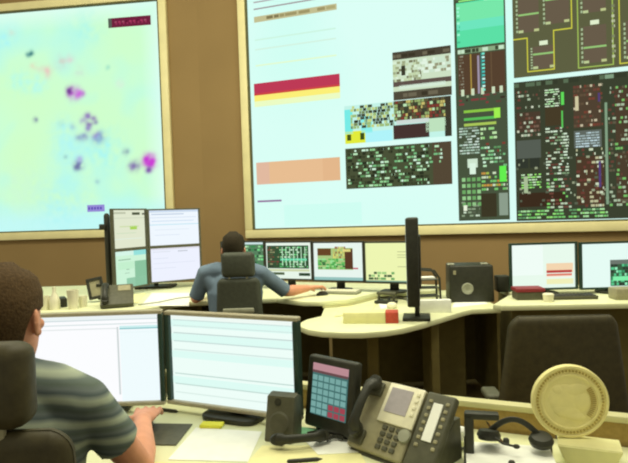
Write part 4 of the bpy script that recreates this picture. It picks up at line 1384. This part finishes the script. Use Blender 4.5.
for i in range(60):
    t = 2 * math.pi * i / 60
    g.ball(Mx @ Vector((rad * .845 * math.cos(t), rad * .845 * math.sin(t), .006)), .0033, 8)
g.build('beaded_rim', M['gold_dark'], se)
rl = MB()
for (u, v, a_, b_, rot_) in [(-.12, .06, .5, .46, 20), (.1, .3, .4, .2, -12), (-.1, -.25, .42, .24, 15), (.26, .02, .3, .3, -30), (-.3, .3, .2, .16, 40), (.12, -.4, .3, .14, 10)]:
    rl.ball(Mx @ Vector((u * rad, v * rad, .006)), (a_ * rad * .9, .0035, b_ * rad * .9), 22, rot=roty(R(rot_)))
rl.build('relief', M['gold'], se)
tk = MB()
for i in range(16):
    t = R(-38 + i * 5)
    tk.box(Mx @ Vector((rad * .60 * math.cos(t), rad * .60 * math.sin(t), .0075)), (rad * .14, .003, .0022), rot=roty(-t))
tk.build('tick_mark', M['gold_dark'], se)

# ------------------------------------------------------------------ things on the far desks
def box_thing(name, label, cat, loc, rz, size, m_, bev=.004):
    o = MB().box((0, 0, size[2] / 2), size, bev, 2).build(name, m_)
    o.location = loc; o.rotation_euler = (0, 0, rz)
    return tag(o, label, cat)

# subwoofer
a = P(449, 282, 4.02); b = P(495, 282, 4.02)
zt = P(472, 265, 4.0).z
sw = thing('subwoofer', 'black speaker box with a round silver cone on the rounded desk', 'subwoofer', ((a.x + b.x) / 2, 4.10, PZ), R(-8))
g = MB(); g.box((0, 0, (zt - PZ) / 2), (b.x - a.x - .02, .28, zt - PZ), .012, 3, taper=(.97, .97)); g.build('cabinet', M['black'], sw)
g = MB(); g.lathe([(0, .004), (.018, .004), (.02, .008), (.038, .011), (.043, .0), (0, -.003)], 28, Matrix.Translation((-.03, -.14, P(469, 289, 3.95).z - PZ)) @ rotx(R(90))); g.build('cone', M['pale_grey'], sw)
for sx in (-.14, .1):
    g = MB(); g.box((sx, -.08, zt - PZ + .006), (.05, .06, .012), .003, 1); g.build('corner_cap', M['pale_grey'], sw)
g = MB(); g.box((-.12, -.141, zt - PZ - .05), (.02, .004, .03), .001, 1); g.build('badge', M['mid_grey'], sw)
a = P(503, 290, 4.15)
box_thing('speaker', 'small plain dark speaker between the subwoofer and the red-table monitor', 'speaker', (a.x - .01, 4.13, FD), R(-5), (.10, .12, P(503, 276, 4.1).z - FD), M['black'], .008)

# wire rack
c = P(431, 290, 3.95)
wr = thing('wire_rack', 'black wire rack between the edge-on monitor and the subwoofer', 'rack', (c.x - .02, 3.97, PZ))
hh = P(430, 269, 3.95).z - PZ
for yy in (-.06, .06):
    g = MB(); g.tube([(-.09, yy, .006), (-.09, yy, hh * .9), (-.06, yy, hh), (.04, yy, hh * .96), (.075, yy, hh * .75), (.08, yy, .006)], .008, 8); g.build('wire_loop', M['black'], wr)
g = MB()
for zz in (.06, .12, .18): g.box((-.005, 0, zz), (.16, .12, .006))
g.build('shelf', M['dark_grey'], wr)
g = MB(); g.box((-.01, -.0, .19), (.12, .09, .016), .002, 1); g.build('paper', M['paper'], wr)

# tent card / cream carton
c = P(432, 311, 3.30)
box_thing('carton', 'plain cream carton at the foot of the edge-on monitor', 'box', (P(433, 311, 3.62).x, 3.62, PZ), R(-4), (.235, .05, .085), M['paper'], .003)
# long carton with a red end
a = P(352, 322, 3.42); 
tb = thing('tissue_box', 'long low cream carton with a red end on the rounded desk', 'box', (P(373, 322, 3.4).x - .02, 3.37, PZ), R(-8))
g = MB(); g.box((-.035, 0, .034), (.26, .11, .066), .004, 2); g.build('carton', M['cream_paper'], tb)
g = MB(); g.box((.135, 0, .034), (.078, .112, .067), .004, 2); g.build('end_band', M['red'], tb)['label'] = 'red end of the carton'
# cup / mouse-like white thing
c = G(392, 308, PZ)
o = MB().lathe([(0, 0), (.03, 0), (.038, .012), (.034, .03), (.018, .04), (0, .042)], 22).build('tape_roll', M['white']); o.location = (c.x, c.y, PZ); tag(o, 'small round white lid behind the red-ended carton', 'lid')
# keyboard + mouse of the far man
c = G(343, 291.5, FD)
kb = thing('keyboard', 'pale computer keyboard before the green and brown diagram monitor', 'keyboard', (c.x - .02, c.y - .1, FD), R(-22))
g = MB(); g.box((0, 0, .012), (.30, .13, .022), .005, 2); g.build('case', M['pale_grey'], kb)
g = MB()
for j in range(4):
    for i in range(12): g.box((-.13 + i * .0235, -.045 + j * .028, .025), (.018, .021, .006), .002, 1)
g.build('key_field', M['white'], kb)
tag(kb)
ms2 = thing('mouse', 'dark computer mouse under the hand of the man in blue', 'mouse', (P(322, 292, 4.27).x, 4.235, FD), R(-60))
g = MB(); g.ball((0, 0, .002), (.030, .052, .03), 18); bmesh.ops.bisect_plane(g.bm, geom=g.bm.verts[:] + g.bm.edges[:] + g.bm.faces[:], plane_co=(0, 0, 0), plane_no=(0, 0, -1), clear_outer=True); g.build('shell', M['black'], ms2)
# dark clutter between
c = G(384, 301, PZ)
ho = thing('hole_punch', 'black hole punch among the papers left of the edge-on monitor', 'hole punch', (c.x, c.y - .12, PZ), R(-30))
g = MB(); g.box((0, 0, .012), (.16, .08, .022), .006, 2); g.build('base', M['black'], ho)
g = MB(); g.box((0, .01, .075), (.15, .03, .02), .006, 2, rot=rotx(R(14))); g.tube([(-.06, .01, .02), (-.06, .01, .07)], .01, 8); g.tube([(.06, .01, .02), (.06, .01, .07)], .01, 8); g.build('lever', M['dark_grey'], ho)
c = G(372, 299, PZ)
g = MB(); pts = []
for i in range(90):
    t = i / 89
    pts.append((-.14 + .2 * t + .03 * math.sin(t * 9), .05 * math.cos(t * 11), .006 + .02 * abs(math.sin(t * 7))))
g.tube(pts, .005, 6); o = g.build('cable', M['black']); o.location = (c.x + .18, c.y - .16, PZ + .003); tag(o, 'tangled black cable on the papers left of the edge-on monitor', 'cable')
sheet('white sheet under the tangled cable on the rounded desk', [(378, 303), (394, 300), (398, 306.5), (381, 309)], M['paper'], PZ)
sheet('cream sheet of paper beside the long carton on the rounded desk', [(340, 307), (376, 304), (372, 311), (334, 317)], M['cream_paper'], PZ + .002)
sheet('white sheet of paper in front of the subwoofer', [(455, 301), (484, 300), (488, 304), (452, 308)], M['paper'], PZ)
sheet('white papers spread left of the man in blue', [(152, 293), (190, 293), (189, 306), (141, 306)], M['paper'], FD)
sheet('cream paper by the foot of the stacked monitors', [(122, 296), (146, 293), (138, 303), (122, 304)], M['cream_paper'], FD, .002)
c = G(175, 300, FD + .01)
g = MB(); g.tube([(-.22, -.18, .008), (-.1, -.1, .009), (.02, .0, .02), (.12, .12, .012), (.16, .25, .008)], .005, 8); o = g.build('cable', M['pale_grey']); o.location = (c.x, c.y, FD + .003); tag(o, 'pale cable crossing the papers left of the man in blue', 'cable')
# far left: cups and a figurine, desk phone
def cup(label, px, py, d, r, h, flare, grp=None, name='cup', prof=None):
    c = P(px, py, d)
    o = MB().lathe(prof or [(0, .0), (r * .8, .0), (r, h), (r * .9, h), (r * .72, .012), (0, .012)], 24).build(name, M['white'])
    o.location = (c.x, d, FD); return tag(o, label, 'cup' if name == 'cup' else name, grp)
cup('white paper cup nearest the phone at far left', 73, 300, 3.96, .042, .14, 1)
cup('slim white bottle beside the paper cup at far left', 54.5, 300, 3.96, .03, .17, 1, name='bottle', prof=[(0, 0), (.036, 0), (.038, .06), (.03, .09), (.014, .12), (.012, .165), (0, .167)])
cup('short white cup next to the striped-shirt man at the front desk', 45, 302, 3.96, .036, .10, 1)
cup('low white cup between the paper cup and the phone', 83, 303, 4.05, .034, .08, 1)
c = P(63, 304, 4.1)
box_thing('stapler', 'small dark stapler between the bottle and the paper cup', 'stapler', (c.x, 4.10, FD), R(30), (.05, .14, .07), M['black'], .012)
c = P(118, 302, 3.95)
fp = thing('desk_phone', 'dark office phone with raised display at the far left desk', 'telephone', (c.x, 3.93, FD), R(18))
F2 = Matrix.Translation((0, 0, .02)) @ rotx(R(35))
g = MB(); g.box((0, .10, 0), (.23, .22, .04), .01, 2); g.bm.transform(F2); g.build('body', M['dark_grey'], fp)
g = MB(); g.prism([(0.0, 0.0), (.19, .0), (.18, .13), (.16, .13)], -.1, .1, mtx=Matrix(((0, 0, 1, 0), (1, 0, 0, 0), (0, 1, 0, 0), (0, 0, 0, 1)))); g.build('foot', M['black'], fp)
g = MB(); handset(g, .21, F2 @ Matrix.Translation((-.08, .10, .022)) @ rotz(R(90))); g.build('handset', M['black'], fp)
g = MB(); g.box((.05, .16, .022), (.09, .06, .006), .002, 1); g.bm.transform(F2); g.build('lcd', M['mid_grey'], fp)
c = P(93, 286, 4.15)
fr = thing('picture_frame', 'small dark tilted frame behind the far left phone', 'picture frame', (c.x, 4.24, FD), R(14))
g = MB(); Tt = rotx(R(-14)) @ roty(R(-10))
for (cx_, cz_, sx_, sz_) in ((0, .012, .12, .022), (0, .158, .12, .022), (-.05, .085, .022, .15), (.05, .085, .022, .15)): g.box((cx_, 0, cz_ + .03), (sx_, .018, sz_), .003, 1)
g.bm.transform(Tt); g.build('frame', M['black'], fr)
g = MB(); g.box((0, .004, .115), (.09, .006, .13)); g.bm.transform(Tt); g.build('picture', M['mid_grey'], fr)
g = MB(); g.box((0, .06, .075), (.03, .01, .15), rot=rotx(R(30))); g.build('easel_leg', M['black'], fr)

# right desk: books, keyboards, box
c = P(529, 293, 3.72)
bk = thing('binder', 'dark red binder on a dark stack below the red-table monitor', 'binder', (c.x, 3.74, FD), R(-5))
g = MB(); g.box((0, 0, .028), (.18, .13, .052), .003, 1); g.build('page_block', M['dark_grey'], bk)
g = MB(); g.box((0, 0, .068), (.19, .14, .026), .004, 1); g.build('cover', M['dark_red'], bk)
c = P(566, 296, 3.65)
k2 = thing('keyboard', 'dark computer keyboard before the pair of monitors at right', 'keyboard', (P(569, 296, 3.7).x, 3.70, FD), R(-4))
g = MB(); g.box((0, 0, .013), (.34, .12, .022), .005, 2); g.build('case', M['dark_grey'], k2)
g = MB()
for j in range(4):
    for i in range(13): g.box((-.15 + i * .025, -.042 + j * .026, .026), (.019, .02, .006), .002, 1)
g.build('key_field', M['black'], k2)
c = P(621, 302, 3.6)
box_thing('box', 'small dark green box on the desk corner at the right edge', 'box', (c.x + .03, 3.62, FD), R(-4), (.15, .12, .075), M['mid_grey'], .008)
c = G(540, 300, FD)
o = MB().lathe([(0, 0), (.03, 0), (.036, .05), (.03, .055), (0, .055)], 20).build('tape_dispenser', M['white']); o.location = (P(547, 297, 3.62).x, 3.6, FD); tag(o, 'small white tub beside the red binder on the right desk', 'tub')

# ------------------------------------------------------------------ light
def area(name, loc, size, power, col=(1.0, .90, .62), target=None):
    l = bpy.data.lights.new(name, 'AREA'); l.shape = 'RECTANGLE'; l.size, l.size_y = size; l.energy = power; l.color = col
    o = bpy.data.objects.new(name, l); COL.objects.link(o); o.location = loc
    if target is not None:
        o.rotation_euler = (Vector(target) - Vector(loc)).to_track_quat('-Z', 'Y').to_euler()
    return o
LC = (1.0, .965, .72)
area('unseen_overhead_light', (0.1, 1.3, 3.6), (1.2, .6), 34, LC)
area('unseen_overhead_light', (0.6, 3.4, 3.6), (1.6, .6), 34, LC)
area('unseen_overhead_light', (-1.9, 3.4, 3.6), (1.4, .6), 28, LC)
area('unseen_overhead_light', (2.2, 3.2, 3.6), (1.2, .6), 18, LC)
area('unseen_overhead_light', (-2.2, 3.6, 4.8), (2.6, .4), 82, LC, (-2.2, 6.9, 1.6))  # unseen wash light, added to brighten the wall around the map
area('unseen_overhead_light', (1.4, 3.2, 4.8), (3.4, .4), 90, LC, (1.6, 6.2, 1.6))  # second added wash light, brightens the wall behind the charts
w = bpy.data.worlds.new('world'); sc.world = w; w.use_nodes = True
w.node_tree.nodes['Background'].inputs['Color'].default_value = (1.0, .94, .68, 1)
w.node_tree.nodes['Background'].inputs['Strength'].default_value = 0.44
sc.cycles.filter_width = 2.1
sc.view_settings.view_transform = 'Standard'
sc.view_settings.look = 'None'
sc.view_settings.exposure = 0.0
sc.view_settings.gamma = 1.0
sc.view_settings.use_curve_mapping = False
